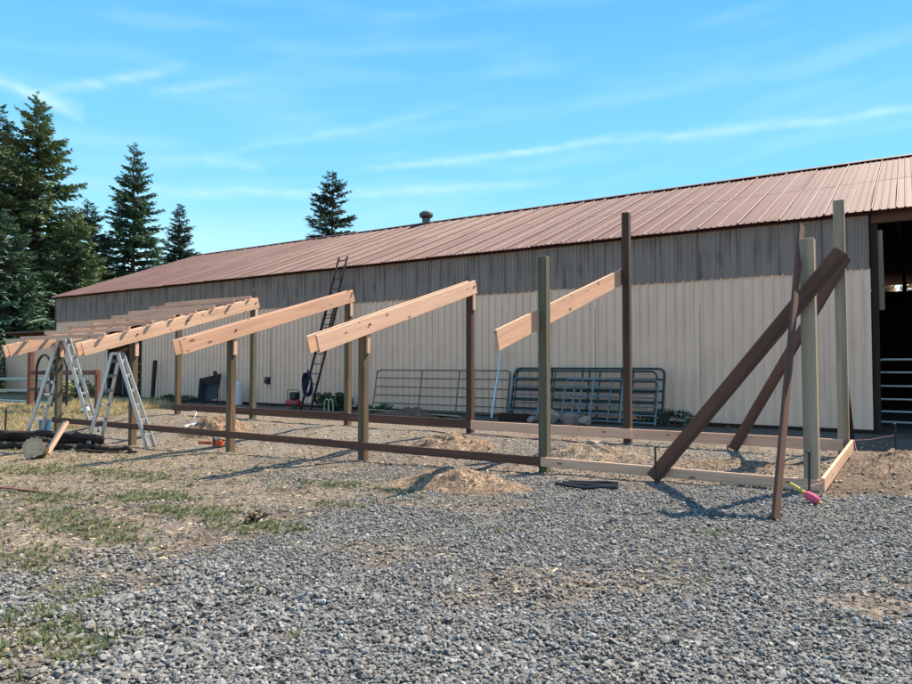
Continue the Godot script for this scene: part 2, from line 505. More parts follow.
func make_ground() -> void:
	var xs := axis_steps(-29.0, 5.0, 0.16, 900.0)
	var zs := axis_steps(-17.0, 0.5, 0.14, 900.0)
	var v := PackedVector3Array(); var n := PackedVector3Array(); var c := PackedColorArray(); var uv := PackedVector2Array(); var idx := PackedInt32Array()
	for z: float in zs:
		for x: float in xs:
			var y := gh(x, z)
			v.append(Vector3(x, y, z))
			n.append(Vector3(gh(x - 0.1, z) - gh(x + 0.1, z), 0.2, gh(x, z - 0.1) - gh(x, z + 0.1)).normalized())
			c.append(ground_color(x, z))
			uv.append(Vector2(x, z))
	var w := xs.size()
	for j in zs.size() - 1:
		for i in w - 1:
			var a := j * w + i
			idx.append_array([a, a + 1, a + w + 1, a, a + w + 1, a + w])
	var arr := []
	arr.resize(Mesh.ARRAY_MAX)
	arr[Mesh.ARRAY_VERTEX] = v; arr[Mesh.ARRAY_NORMAL] = n; arr[Mesh.ARRAY_COLOR] = c; arr[Mesh.ARRAY_TEX_UV] = uv; arr[Mesh.ARRAY_INDEX] = idx
	var m := ArrayMesh.new()
	m.add_surface_from_arrays(Mesh.PRIMITIVE_TRIANGLES, arr)
	var o := put(m, "ground", M.ground, self)
	tag(o, "gravel, dirt and dry grass yard in front of the barn", "ground", "", "structure")

# ------------------------------------------------------------------ barn
const WALL_Z := -17.8
const EAVE_Y := 4.93
const BAND_Y := 3.65
const RIDGE_Z := -26.0
const RIDGE_Y := 8.06

func rib_profile(width: float, pitch: float, rib: float, deep: float, lap := 0.0) -> Array:
	var out := [Vector2(0, 0)]
	var n := int(round(width / pitch))
	for k in n:
		var x := k * pitch + pitch * 0.25
		var hgt := deep * (1.0 + lap if k == 0 else 1.0)
		out.append(Vector2(x, 0))
		out.append(Vector2(x + rib * 0.25, hgt))
		out.append(Vector2(x + rib * 0.75, hgt))
		out.append(Vector2(x + rib, 0))
	out.append(Vector2(width, 0))
	return out

# ribbed sheet: x across, y up, z out; the edges are folded back by 1 cm
func sheet(profile: Array, height: float, skew := 0.0) -> ArrayMesh:
	var st := start()
	var sh := Vector2(rng.randf() * 4.0, rng.randf() * 4.0)
	var rows := 3
	for i in profile.size() - 1:
		var a: Vector2 = profile[i]
		var b: Vector2 = profile[i + 1]
		var n := Vector3(-(b.y - a.y), 0, b.x - a.x).normalized()
		for r in rows:
			var y0 := height * r / rows
			var y1 := height * (r + 1) / rows
			var bow0 := sin(PI * r / rows) * skew
			var bow1 := sin(PI * (r + 1) / rows) * skew
			quad(st, Vector3(a.x, y0, a.y + bow0), Vector3(b.x, y0, b.y + bow0), Vector3(b.x, y1, b.y + bow1), Vector3(a.x, y1, a.y + bow1), n, Vector2(a.x, y0) + sh, Vector2(b.x, y0) + sh, Vector2(b.x, y1) + sh, Vector2(a.x, y1) + sh)
	var e0: Vector2 = profile[0]
	for y in [0.0, height]:
		quad(st, Vector3(e0.x, y, 0), Vector3(profile[-1].x, y, 0), Vector3(profile[-1].x, y, -0.01), Vector3(e0.x, y, -0.01), Vector3(0, -1 if y == 0.0 else 1, 0))
	return st.commit()

func make_barn() -> void:
	var barn := thing("barn", "long barn with dusty red metal roof, grey upper band and cream ribbed siding", "barn", Vector3(0, 0, WALL_Z))
	var pw := 0.92526
	var x0 := -35.9
	var x1 := 14.3
	var low := []; var high := []; var roof_low := []; var roof_high := []
	var slope := Vector2(RIDGE_Z - WALL_Z, RIDGE_Y - EAVE_Y)
	var over := 0.28
	var run := slope.length() + over
	for k in 5:
		low.append(sheet(rib_profile(pw, pw / 4.0, 0.042, 0.046), BAND_Y - 0.06, 0.008 * (k - 2)))
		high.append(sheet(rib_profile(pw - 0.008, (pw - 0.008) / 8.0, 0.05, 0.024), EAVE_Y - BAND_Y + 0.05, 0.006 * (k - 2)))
		roof_low.append(sheet(rib_profile(pw, pw / 6.0, 0.04, 0.02, 1.0), run * 0.5, -0.008 * k))
		roof_high.append(sheet(rib_profile(pw, pw / 6.0, 0.04, 0.02, 1.0), run * 0.5 + 0.12, -0.008 * k))
	var pitch := atan2(RIDGE_Y - EAVE_Y, WALL_Z - RIDGE_Z)
	var rb := Basis(Vector3.RIGHT, Vector3(0, sin(pitch), -cos(pitch)), Vector3(0, cos(pitch), sin(pitch)))
	var eave := Vector3(0, EAVE_Y + 0.05, 0) - rb.y * over
	var half_on := Transform3D(Basis(), Vector3(pw / 2.0, 0, -0.016))
	var sx := pw / 24.0 + 0.02
	var seam_low := tube([Vector3(sx, 0.0, 0.041), Vector3(sx, run * 0.5, 0.041)], 0.009, 6)
	var seam_high := tube([Vector3(sx, 0.0, 0.041), Vector3(sx, run * 0.5 + 0.12, 0.041)], 0.009, 6)
	# the openings: [from, to, height]
	var openings := [[-31.27, -28.5, 3.3], [-0.74, 4.81, EAVE_Y]]
	var n := int((x1 - x0) / pw)
	for i in n:
		var x := x0 + i * pw
		var wide := pw
		var skip_low := false
		var skip_high := false
		for o in openings:
			if x + pw > float(o[0]) + 0.45 and x < float(o[1]) - 0.45:
				skip_low = true
				if float(o[2]) > 4.0: skip_high = true
		var v := rng.randi() % 5
		var jy := rng.randf_range(-0.012, 0.012)
		if not skip_low:
			put(low[v], "wall_panel", M.cream, barn, Transform3D(Basis(), Vector3(x, 0.06, rng.randf_range(-0.004, 0.004))))
		if not skip_high:
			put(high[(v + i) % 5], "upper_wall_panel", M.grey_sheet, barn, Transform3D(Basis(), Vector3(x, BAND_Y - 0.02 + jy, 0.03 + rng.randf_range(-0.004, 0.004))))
		var tilt := Basis(Vector3.FORWARD, rng.randf_range(-0.002, 0.002)) * rb
		var rp := put(roof_low[(v + 1) % 5], "roof_panel", M.roof_faded if rng.randf() < 0.4 else M.roof, barn, Transform3D(tilt, eave + Vector3(x, jy * 0.7, 0)))
		put(seam_low, "seam", M.roof_seam, rp)
		put(seam_low, "seam", M.roof_seam, rp, half_on)
		rp = put(roof_high[(v + 3) % 5], "roof_panel", M.roof_faded if rng.randf() < 0.4 else M.roof, barn, Transform3D(tilt, eave + Vector3(x, 0.005 + jy * 0.7, 0) + rb.y * (run * 0.5 - 0.1)))
		put(seam_high, "seam", M.roof_seam, rp)
		put(seam_high, "seam", M.roof_seam, rp, half_on)
	x1 = x0 + n * pw
	# rear slope and rear wall, one sheet each: never seen from the yard
	var ridge_z := RIDGE_Z - WALL_Z
	var back_z := ridge_z * 2.0
	var st := start()
	quad(st, Vector3(x0 - 0.05, RIDGE_Y + 0.06, ridge_z), Vector3(x1, RIDGE_Y + 0.06, ridge_z), Vector3(x1, EAVE_Y - 0.05, back_z - 0.28), Vector3(x0 - 0.05, EAVE_Y - 0.05, back_z - 0.28), Vector3(0, 0.93, -0.35), Vector2(0, 0), Vector2(50, 0), Vector2(50, 9), Vector2(0, 9))
	put(st.commit(), "rear_roof", M.roof, barn)
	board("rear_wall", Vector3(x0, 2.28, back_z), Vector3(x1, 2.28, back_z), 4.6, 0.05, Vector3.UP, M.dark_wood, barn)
	# end walls with gables
	for xe: float in [x0 - 0.03, x1 + 0.03]:
		var s2 := start()
		var g := [Vector3(xe, 0, 0), Vector3(xe, EAVE_Y, 0), Vector3(xe, RIDGE_Y, ridge_z), Vector3(xe, EAVE_Y, back_z), Vector3(xe, 0, back_z)]
		var nn := Vector3(sign(xe), 0, 0)
		for dx: float in [0.0, -0.05 * nn.x]:
			for k in range(1, 4):
				tri(s2, g[0] + Vector3(dx, 0, 0), g[k] + Vector3(dx, 0, 0), g[k + 1] + Vector3(dx, 0, 0), nn if dx == 0.0 else -nn, Vector2(0, 0), Vector2(g[k].z, g[k].y), Vector2(g[k + 1].z, g[k + 1].y))
		put(s2.commit(), "end_wall", M.cream, barn)
	# trim: dark eave board, ridge cap, corner strip, rake strip, door posts
	board("eave_board", Vector3(x0, EAVE_Y - 0.045, 0.035), Vector3(-0.72, EAVE_Y - 0.045, 0.035), 0.11, 0.05, Vector3.UP, M.dark_wood, barn)
	board("door_header", Vector3(-0.72, EAVE_Y - 0.13, -0.09), Vector3(4.6, EAVE_Y - 0.13, -0.09), 0.3, 0.12, Vector3.UP, M.brown, barn)
	var rc := start()
	var cap := [Vector2(-0.24, -0.05), Vector2(-0.05, 0.03), Vector2(0.05, 0.03), Vector2(0.24, -0.05)]
	for k in 3:
		var a: Vector2 = cap[k]; var b: Vector2 = cap[k + 1]
		quad(rc, Vector3(x0 - 0.06, RIDGE_Y + 0.09 + a.y, ridge_z + a.x), Vector3(x1, RIDGE_Y + 0.09 + a.y, ridge_z + a.x), Vector3(x1, RIDGE_Y + 0.09 + b.y, ridge_z + b.x), Vector3(x0 - 0.06, RIDGE_Y + 0.09 + b.y, ridge_z + b.x), Vector3(0, 1, [-.4, 0, .4][k]).normalized(), Vector2(0, 0), Vector2(50, 0), Vector2(50, 0.3), Vector2(0, 0.3))
	put(rc.commit(), "ridge_cap", M.roof, barn)
	board("corner_trim", Vector3(x0 - 0.02, 0.05, 0.05), Vector3(x0 - 0.02, EAVE_Y - 0.1, 0.05), 0.09, 0.05, Vector3.RIGHT, M.roof_trim, barn)
	board("rake_trim", eave + Vector3(x0 - 0.04, -0.03, 0), Vector3(x0 - 0.04, RIDGE_Y + 0.03, ridge_z), 0.14, 0.03, Vector3.UP, M.roof_trim, barn)
	board("door_post", Vector3(-0.66, 0.0, -0.10), Vector3(-0.66, EAVE_Y - 0.29, -0.10), 0.14, 0.14, Vector3.RIGHT, M.dark_wood, barn)
	board("door_post", Vector3(4.74, 0.0, -0.10), Vector3(4.74, EAVE_Y - 0.29, -0.10), 0.14, 0.14, Vector3.RIGHT, M.dark_wood, barn)
	board("knee_brace", Vector3(-0.57, 4.5, -0.14), Vector3(-0.56, 2.75, -0.55), 0.14, 0.05, Vector3.RIGHT, M.grey_wood, barn)
	board("door_post", Vector3(-31.2, 0.0, -0.10), Vector3(-31.2, 3.42, -0.10), 0.14, 0.14, Vector3.RIGHT, M.dark_wood, barn)
	board("door_post", Vector3(-28.57, 0.0, -0.10), Vector3(-28.57, 3.42, -0.10), 0.14, 0.14, Vector3.RIGHT, M.dark_wood, barn)
	board("door_header", Vector3(-31.4, 3.55, -0.09), Vector3(-28.4, 3.55, -0.09), 0.24, 0.12, Vector3.UP, M.dark_wood, barn)
	board("sill_board", Vector3(-28.45, 0.0, 0.03), Vector3(-0.74, 0.0, 0.03), 0.14, 0.05, Vector3.UP, M.dark_wood, barn)
	# inside: posts, trusses and the high girts of the rear wall
	for k in 9:
		var px := -34.0 + k * 5.6
		if k == 6: px = -0.2
		board("post", Vector3(px, 0, back_z + 0.3), Vector3(px, EAVE_Y, back_z + 0.3), 0.15, 0.15, Vector3.RIGHT, M.dark_wood, barn)
		board("truss", Vector3(px, EAVE_Y - 0.12, -0.35), Vector3(px, EAVE_Y - 0.12, back_z + 0.2), 0.2, 0.1, Vector3.UP, M.dark_wood, barn)
		board("truss", Vector3(px, EAVE_Y, -0.45), Vector3(px, RIDGE_Y - 0.3, ridge_z), 0.2, 0.1, Vector3.UP, M.dark_wood, barn)
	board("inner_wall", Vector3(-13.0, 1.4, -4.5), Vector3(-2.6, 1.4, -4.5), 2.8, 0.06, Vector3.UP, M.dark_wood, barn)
	# ventilator on the ridge
	var vent := put(lathe([Vector2(0.19, -0.4), Vector2(0.19, 0.18), Vector2(0.17, 0.2)], 18), "ventilator", M.vent, barn, Transform3D(Basis(), Vector3(-18.85, RIDGE_Y + 0.1, ridge_z + 0.05)))
	put(lathe([Vector2(0.17, 0.2), Vector2(0.29, 0.24), Vector2(0.33, 0.34), Vector2(0.31, 0.44), Vector2(0.2, 0.52), Vector2(0.0, 0.55)], 18), "turbine_head", M.vent, vent)
	# lower white lean-to against the far end
	var lean := thing("end_shed", "low white shed built against the far end of the barn", "shed", Vector3(-36.0, 0, WALL_Z - 0.15))
	var lx := 0.0
	for k in 6:
		put(low[k % 5], "wall_panel", M.cream, lean, Transform3D(Basis().scaled(Vector3(1, 0.8, 1)), Vector3(-0.95 - k * pw, 0.05, 0)))
		lx = -0.95 - k * pw
	board("roof", Vector3(lx - 0.1, 2.95, -2.3), Vector3(-0.05, 2.95, -2.3), 4.9, 0.06, Vector3(0, 0.12, 1), M.roof, lean)
	board("side_wall", Vector3(lx + 0.02, 1.45, -4.4), Vector3(lx + 0.02, 1.45, -0.05), 2.9, 0.05, Vector3.UP, M.cream, lean)
	# pipe gate inside the open bay
	var g1 := gate_node("pipe_gate", "pale pipe gate standing inside the dark open barn bay", Vector3(1.75, 0.08, -19.6), 5.0, 1.55, 6, [2.45], M.gate_white, 0.0, 0.024)
	var g2 := gate_node("pipe_gate", "pipe panel standing inside the small dark doorway far left in the barn wall", Vector3(-29.6, 0.05, -18.6), 3.4, 1.5, 5, [1.7], M.galv, 0.0, 0.02)
	if g1 and g2: pass

# rounded pipe gate: base middle at pos, width w, height h, leaning back by lean (radians)
func gate_node(called: String, label: String, pos: Vector3, w: float, h: float, rails: int, uprights: Array, m: Material, lean: float, r: float, turn := 0.0) -> Node3D:
	var t := thing(called, label, "gate", pos, "")
	t.rotation = Vector3(-lean, turn, 0)
	var pts := []
	var cr := 0.16
	pts.append(Vector3(-w / 2, 0, 0))
	for k in 5:
		var a := PI - k * PI / 8.0
		pts.append(Vector3(-w / 2 + cr + cos(a) * cr, h - cr + sin(a) * cr, 0))
	for k in 5:
		var a := PI / 2 - k * PI / 8.0
		pts.append(Vector3(w / 2 - cr + cos(a) * cr, h - cr + sin(a) * cr, 0))
	pts.append(Vector3(w / 2, 0, 0))
	put(tube(pts, r * 1.15, 8), "frame", m, t)
	var rail := tube([Vector3(-w / 2, 0, 0), Vector3(w / 2, 0, 0)], r, 8)
	for k in rails - 1:
		put(rail, "rail", m, t, Transform3D(Basis(), Vector3(0, 0.05 + (h - 0.02) * pow(float(k) / (rails - 1), 1.12), 0)))
	for u: float in uprights:
		put(cbox(Vector3(0.05, h - 0.04, 0.012), 0.002), "upright", m, t, Transform3D(Basis(), Vector3(u - w / 2, h / 2, r + 0.006)))
	return t

# ------------------------------------------------------------------ trees
func mesh_from(v: PackedVector3Array, n: PackedVector3Array, c: PackedColorArray) -> ArrayMesh:
	var arr := []
	arr.resize(Mesh.ARRAY_MAX)
	arr[Mesh.ARRAY_VERTEX] = v; arr[Mesh.ARRAY_NORMAL] = n; arr[Mesh.ARRAY_COLOR] = c
	var m := ArrayMesh.new()
	m.add_surface_from_arrays(Mesh.PRIMITIVE_TRIANGLES, arr)
	return m

# height, base radius, share of the height that is bare, whorl gap, gappiness, seed
func conifer(label: String, at: Vector3, height: float, radius: float, bare: float, gap: float, loose: float, seed_: int, tone: Color, group := "conifers behind the barn", lean_up := 0.25) -> void:
	var r := RandomNumberGenerator.new(); r.seed = seed_
	var t := thing("conifer_tree", label, "tree", at, group)
	var st := start()
	var pts := []
	for k in 9: pts.append(Vector3(sin(k * 1.3 + seed_) * 0.08, height * k / 8.0 - 0.3 * (1.0 - k / 8.0), cos(k * 1.7) * 0.08))
	add_tube(st, pts, height * 0.0135 + 0.05, 8, 0.02)
	# limbs
	var v := PackedVector3Array(); var n := PackedVector3Array(); var c := PackedColorArray()
	var y := height * bare
	while y < height - 0.15:
		var f := (y / height - bare) / (1.0 - bare)           # 0 at the lowest limb, 1 at the tip
		var reach := radius * (pow(1.0 - f, 0.78) * (0.75 + 0.25 * minf(1.0, f * 4.0 + 0.3))) + 0.12
		var count := int(4 + 3 * (1.0 - f) + r.randf() * 2.0)
		for b in count:
			if r.randf() < loose * (0.55 if f > 0.75 else 1.0): continue
			var az := TAU * (b + r.randf() * 0.9) / count
			var len := reach * r.randf_range(0.62, 1.12)
			if r.randf() < 0.08: len *= 1.22
			var out := Vector3(cos(az), 0, sin(az))
			var side := Vector3(-out.z, 0, out.x)
			var by := y + r.randf_range(-0.5, 0.5) * gap
			var rise := lerpf(-0.32, 0.62, f) + r.randf_range(-0.12, 0.12)
			var tipup := lean_up * r.randf_range(0.4, 1.4)
			var limb := func(s: float) -> Vector3:
				return Vector3(0, by, 0) + out * (len * s) + Vector3.UP * (len * (rise * s + (tipup - 0.25) * s * s * 0.9))
			if f < 0.85:
				add_tube(st, [limb.call(0.0), limb.call(0.5), limb.call(0.95)], 0.03 + 0.012 * len, 4, 0.008, false)
			var steps := int(6 + len * 7.5)
			for k in steps:
				var s := 0.14 + 0.88 * (k + r.randf()) / steps
				var p: Vector3 = limb.call(s)
				var wide := (0.16 + 0.36 * len * (1.0 - absf(s - 0.45) * 1.25)) * r.randf_range(0.6, 1.15)
				for sd in [-1.0, 1.0]:
					var tw := 2 + (1 if r.randf() < 0.6 else 0)
					for q in tw:
						var d: Vector3 = (side * sd * r.randf_range(0.5, 1.0) + out * r.randf_range(0.35, 1.0) + Vector3.UP * r.randf_range(-0.55, 0.28)).normalized()
						var l := maxf(0.16, wide * r.randf_range(0.45, 1.0))
						# a spray: a slim kite of needles, bent at its middle
						var e := p + d * l
						var m2 := p + d * l * 0.55 + Vector3.UP * l * r.randf_range(-0.12, 0.1)
						var cr := d.cross(Vector3(r.randf_range(-0.5, 0.5), 1, r.randf_range(-0.5, 0.5))).normalized() * minf(0.10, l * 0.2) * r.randf_range(0.6, 1.2)
						var sh := r.randf_range(0.62, 1.45)
						var col := Color(tone.r * sh * r.randf_range(0.9, 1.15), tone.g * sh, tone.b * sh * r.randf_range(0.8, 1.2))
						for tr in [[p, m2 + cr, m2 - cr], [m2 + cr, e, m2 - cr]]:
							var nn: Vector3 = (tr[1] - tr[0]).cross(tr[2] - tr[0]).normalized()
							if nn.y > 0.0: tr.reverse()
							else: nn = -nn
							for vv: Vector3 in tr:
								v.append(vv); n.append(nn); c.append(col)
		y += gap * r.randf_range(0.7, 1.25) * lerpf(1.0, 0.5, f)
	put(st.commit(), "trunk", M.bark, t)
	put(mesh_from(v, n, c), "crown", M.needle, t)

func leaf_cloud(v: PackedVector3Array, n: PackedVector3Array, c: PackedColorArray, center: Vector3, rad: Vector3, count: int, size: float, tone: Color, r: RandomNumberGenerator) -> void:
	for i in count:
		var d := Vector3(r.randfn(), r.randfn(), r.randfn()).normalized()
		var p := center + d * rad * pow(r.randf_range(0.25, 1.0), 0.6)
		var a := Vector3(r.randfn(), r.randfn(), r.randfn()).normalized()
		var b := a.cross(Vector3(r.randfn(), r.randfn(), r.randfn())).normalized()
		var s := size * r.randf_range(0.6, 1.3)
		var sh := r.randf_range(0.6, 1.4)
		var col := Color(tone.r * sh * r.randf_range(0.85, 1.2), tone.g * sh, tone.b * sh)
		var nn := a.cross(b).normalized()
		var k1 := b
		if nn.y < 0: nn = -nn
		else: k1 = -b
		# k1 is chosen so that the leaf runs clockwise seen from its upper side
		for q: Vector3 in [p - a * s, p - k1 * s * 0.5, p + a * s, p - a * s, p + a * s, p + k1 * s * 0.5]:
			v.append(q); n.append(nn); c.append(col)

func bush(called: String, label: String, at: Vector3, size: Vector3, lumps: int, leaves: int, leaf: float, tone: Color, seed_: int, group := "", stem := true, category := "bush") -> void:
	var r := RandomNumberGenerator.new(); r.seed = seed_
	var t := thing(called, label, category, at, group)
	var v := PackedVector3Array(); var n := PackedVector3Array(); var c := PackedColorArray()
	var st := start()
	for k in lumps:
		var p := Vector3(r.randf_range(-0.75, 0.75) * size.x, r.randf_range(0.25, 0.85) * size.y, r.randf_range(-0.75, 0.75) * size.z)
		p.y *= 1.0 - 0.5 * Vector2(p.x / size.x, p.z / size.z).length()
		leaf_cloud(v, n, c, p, size * Vector3(0.34, 0.25, 0.34) * r.randf_range(0.7, 1.2), leaves / lumps, leaf, tone * r.randf_range(0.75, 1.25), r)
		add_tube(st, [Vector3(p.x * 0.15, -0.05, p.z * 0.15), Vector3(p.x * 0.45, p.y * 0.5, p.z * 0.45), p], 0.02 + 0.012 * size.y, 5, 0.006)
	put(st.commit(), "stem" if size.y < 4.0 else "trunk", M.bark, t)
	put(mesh_from(v, n, c), "foliage" if size.y < 4.0 else "crown", M.leaf, t)

func make_trees() -> void:
	var dk := Color(0.11, 0.19, 0.135)
	var ol := Color(0.18, 0.245, 0.135)
	conifer("tallest dark fir at the left, its tip above all others", Vector3(-54.4, -0.6, -25.3), 22.4, 7.0, 0.04, 0.54, 0.16, 101, ol)
	conifer("fir cut off by the left edge of the picture, beside the tallest fir", Vector3(-57.2, -0.6, -23.9), 22.0, 6.4, 0.04, 0.55, 0.12, 102, dk)
	conifer("slender fir between the tallest fir and the small spruce, trunk showing below", Vector3(-53.0, -0.6, -32.2), 20.2, 4.3, 0.10, 0.46, 0.12, 103, dk)
	conifer("small dark spruce just left of the barn ridge end", Vector3(-57.7, -0.6, -39.7), 17.3, 4.2, 0.05, 0.46, 0.08, 104, Color(0.06, 0.11, 0.09))
	conifer("lone thin fir standing behind the middle of the red roof", Vector3(-42.9, -0.6, -44.8), 19.5, 5.2, 0.30, 0.58, 0.30, 105, Color(0.07, 0.11, 0.09))
	conifer("lower dense fir in front of the tallest one, right beside the barn end", Vector3(-50.5, -0.6, -26.2), 13.5, 4.6, 0.02, 0.46, 0.06, 106, ol)
	conifer("dense low fir behind the green pipe fence at the left edge", Vector3(-48.5, -0.6, -20.8), 12.0, 4.6, 0.02, 0.46, 0.06, 107, dk)
	conifer("fir hidden low between the tallest and the slender fir", Vector3(-55.0, -0.6, -29.6), 15.2, 5.8, 0.03, 0.5, 0.08, 108, dk)
	bush("broadleaf_bush", "pale green broadleaf bush at the left edge above the dry grass mound", Vector3(-41.0, -0.3, -16.4), Vector3(2.0, 3.4, 2.0), 14, 4200, 0.11, Color(0.13, 0.17, 0.09), 201, "")
	bush("broadleaf_bush", "dark shrub filling the gap under the firs left of the white shed", Vector3(-45.5, -0.3, -18.5), Vector3(3.2, 4.6, 2.4), 16, 5000, 0.13, Color(0.055, 0.085, 0.05), 202, "")
	bush("bramble_bush", "yellowing bramble bush in front of the doorway between the two step ladders", Vector3(-27.6, -0.1, -14.8), Vector3(1.5, 1.2, 0.9), 12, 3600, 0.07, Color(0.17, 0.19, 0.08), 203, "")
	# sunlit trees beyond the barn, glimpsed through the slot under its rear eave
	bush("hedge_tree", "tan dry tree seen through the slot at the back of the open bay", Vector3(-1.8, -0.2, -46.0), Vector3(3.5, 8.5, 2.5), 30, 16000, 0.24, Color(0.5, 0.36, 0.22), 204, "", true, "tree")
	bush("hedge_tree", "tan dry tree just right of the other one seen through the slot", Vector3(2.6, -0.2, -45.0), Vector3(3.5, 8.5, 2.5), 30, 16000, 0.24, Color(0.5, 0.36, 0.22), 205, "", true, "tree")

# ------------------------------------------------------------------ shed frame
const FRONT_Z := -9.35
const BACK_Z := -12.85
const BAYS := [-1.03, -4.6, -8.17, -11.78, -15.3, -18.7]
const RAFTER_SLOPE := 0.287

func rafter_top(z: float) -> float:
	return 1.99 + (-8.08 - z) * RAFTER_SLOPE

func make_shed_frame() -> void:
	var f := thing("shed_frame", "unfinished timber pole shed frame of posts, sloping rafters and low skirt boards", "shed frame")
	var pw := 0.14
	var front_mats := [M.grey_wood, M.green, M.treated, M.treated, M.treated, M.green]
	var back_mats := [M.grey_wood, M.dark_post, M.dark_post, M.treated, M.green, M.treated]
	for i in 6:
		var x: float = BAYS[i]
		var xb: float = x + (0.04 if i > 0 else 0.08)
		var top_f: float = [3.04, 3.13, 1.95 + 0.14, 2.09, 2.09, 2.09][i]
		var top_b: float = [4.2, 4.44, rafter_top(BACK_Z) - 0.10, rafter_top(BACK_Z) - 0.10, rafter_top(BACK_Z) - 0.10, rafter_top(BACK_Z) - 0.10][i]
		var w := 0.16 if i == 0 else pw
		var lean := Vector3(rng.randf_range(-0.012, 0.012), 0, rng.randf_range(-0.015, 0.015))
		board("post", Vector3(x, gh(x, FRONT_Z) - 0.2, FRONT_Z), Vector3(x, top_f, FRONT_Z) + lean, w, pw, Vector3.RIGHT, front_mats[i], f, ["pale grey corner post standing free", "greenish treated post standing taller than its rafter", "", "", "", ""][i], 0.008).rotate_object_local(Vector3.UP, rng.randf_range(-0.07, 0.07))
		board("post", Vector3(xb, gh(xb, BACK_Z) - 0.2, BACK_Z), Vector3(xb, top_b, BACK_Z) + lean, w, pw, Vector3.RIGHT, back_mats[i], f, ["tall pale grey corner post", "tall dark brown post rising above the grey band", "", "", "", ""][i], 0.008).rotate_object_local(Vector3.UP, rng.randf_range(-0.07, 0.07))
	# rafter pairs either side of the posts
	var rd := 0.295
	var half := rd * 0.5 / cos(atan(RAFTER_SLOPE))
	for i in range(1, 6):
		var x: float = BAYS[i]
		var sides := [-1.0, 1.0]
		if i == 1: sides = [-1.0]
		for s: float in sides:
			var z0 := -8.08 + (0.0 if s > 0 else 0.03)
			var z1 := -12.95 if i > 1 else -12.9
			var xx := x + s * (pw * 0.5 + 0.022) + (0.03 if i > 1 else 0.02)
			var up := Vector3(0, 1, -RAFTER_SLOPE)
			board("rafter", Vector3(xx, rafter_top(z0) - half, z0), Vector3(xx, rafter_top(z1) - half, z1), rd, 0.04, up, [M.fir, M.fir_b, M.fir_c, M.rosy, M.fir_pale][(i * 2 + (1 if s > 0 else 0)) % 5], f, "single new rafter passing behind the greenish post" if i == 1 else "")
		if i > 1:
			# short cleats under the rafters on the post sides
			for zz: float in [FRONT_Z, BACK_Z]:
				var yt := rafter_top(zz) - rd * 1.05
				var xx := x + pw * 0.5 + 0.022 + (0.03 if zz == BACK_Z else 0.0)
				board("cleat", Vector3(xx, yt - 0.34, zz - 0.02), Vector3(xx, yt - 0.005, zz - 0.02), 0.085, 0.04, Vector3.BACK, M.fir_pale, f)
			# bolt heads
			for zz: float in [FRONT_Z, BACK_Z]:
				put(lathe([Vector2(0.0, 0.02), Vector2(0.018, 0.018), Vector2(0.02, 0.0)], 8), "bolt", M.black_steel, f, Transform3D(Basis(Vector3.FORWARD, PI / 2), Vector3(x + pw * 0.5 + 0.073, rafter_top(zz) - half + 0.02, zz)))
	# purlins lie across the two far bays
	for k in 8:
		var z := -8.52 - k * 0.585
		var y := rafter_top(z) + 0.05
		var jit := rng.randf_range(-0.08, 0.08)
		board("purlin", Vector3(-15.08 + jit * 0.4, y + rng.randf_range(0, 0.01), z), Vector3(-18.95 + jit, y + rng.randf_range(0, 0.01), z), 0.092, 0.04, Vector3(0, 1, 0), [M.fir, M.fir_pale, M.fir_b, M.rosy][k % 4], f)
	# skirt boards along the front, the back and the open end
	var fz := FRONT_Z + 0.07 + 0.021
	board("skirt_board", Vector3(-4.62, 0.068, fz), Vector3(-0.93, 0.066, fz), 0.135, 0.04, Vector3.UP, M.fir_pale, f, "new pale skirt board along the front")
	board("skirt_board", Vector3(-11.8, 0.075, fz), Vector3(-4.63, 0.07, fz), 0.135, 0.04, Vector3.UP, M.brown, f, "dark stained skirt board along the front")
	board("skirt_board", Vector3(-18.8, 0.07, fz), Vector3(-11.81, 0.075, fz), 0.135, 0.04, Vector3.UP, M.brown, f, "dark stained skirt board at the far front")
	var bz := BACK_Z + 0.07 + 0.021
	board("skirt_board", Vector3(-8.05, 0.19, bz), Vector3(-4.45, 0.195, bz), 0.19, 0.04, Vector3.UP, M.rosy, f, "new pinkish skirt board at the back")
	board("skirt_board", Vector3(-4.44, 0.195, bz), Vector3(-0.95, 0.205, bz), 0.19, 0.04, Vector3.UP, M.rosy, f, "new pale skirt board at the back")
	board("skirt_board", Vector3(-15.2, 0.22, bz), Vector3(-8.06, 0.2, bz), 0.19, 0.04, Vector3.UP, M.brown, f, "dark stained skirt board at the back")
	board("skirt_board", Vector3(-18.8, 0.22, bz), Vector3(-15.21, 0.22, bz), 0.19, 0.04, Vector3.UP, M.brown, f, "dark stained skirt board at the far back")
	board("skirt_board", Vector3(-0.91, 0.075, fz + 0.02), Vector3(-0.83, 0.21, BACK_Z + 0.02), 0.17, 0.04, Vector3.UP, M.fir_pale, f, "pale skirt board across the open end")

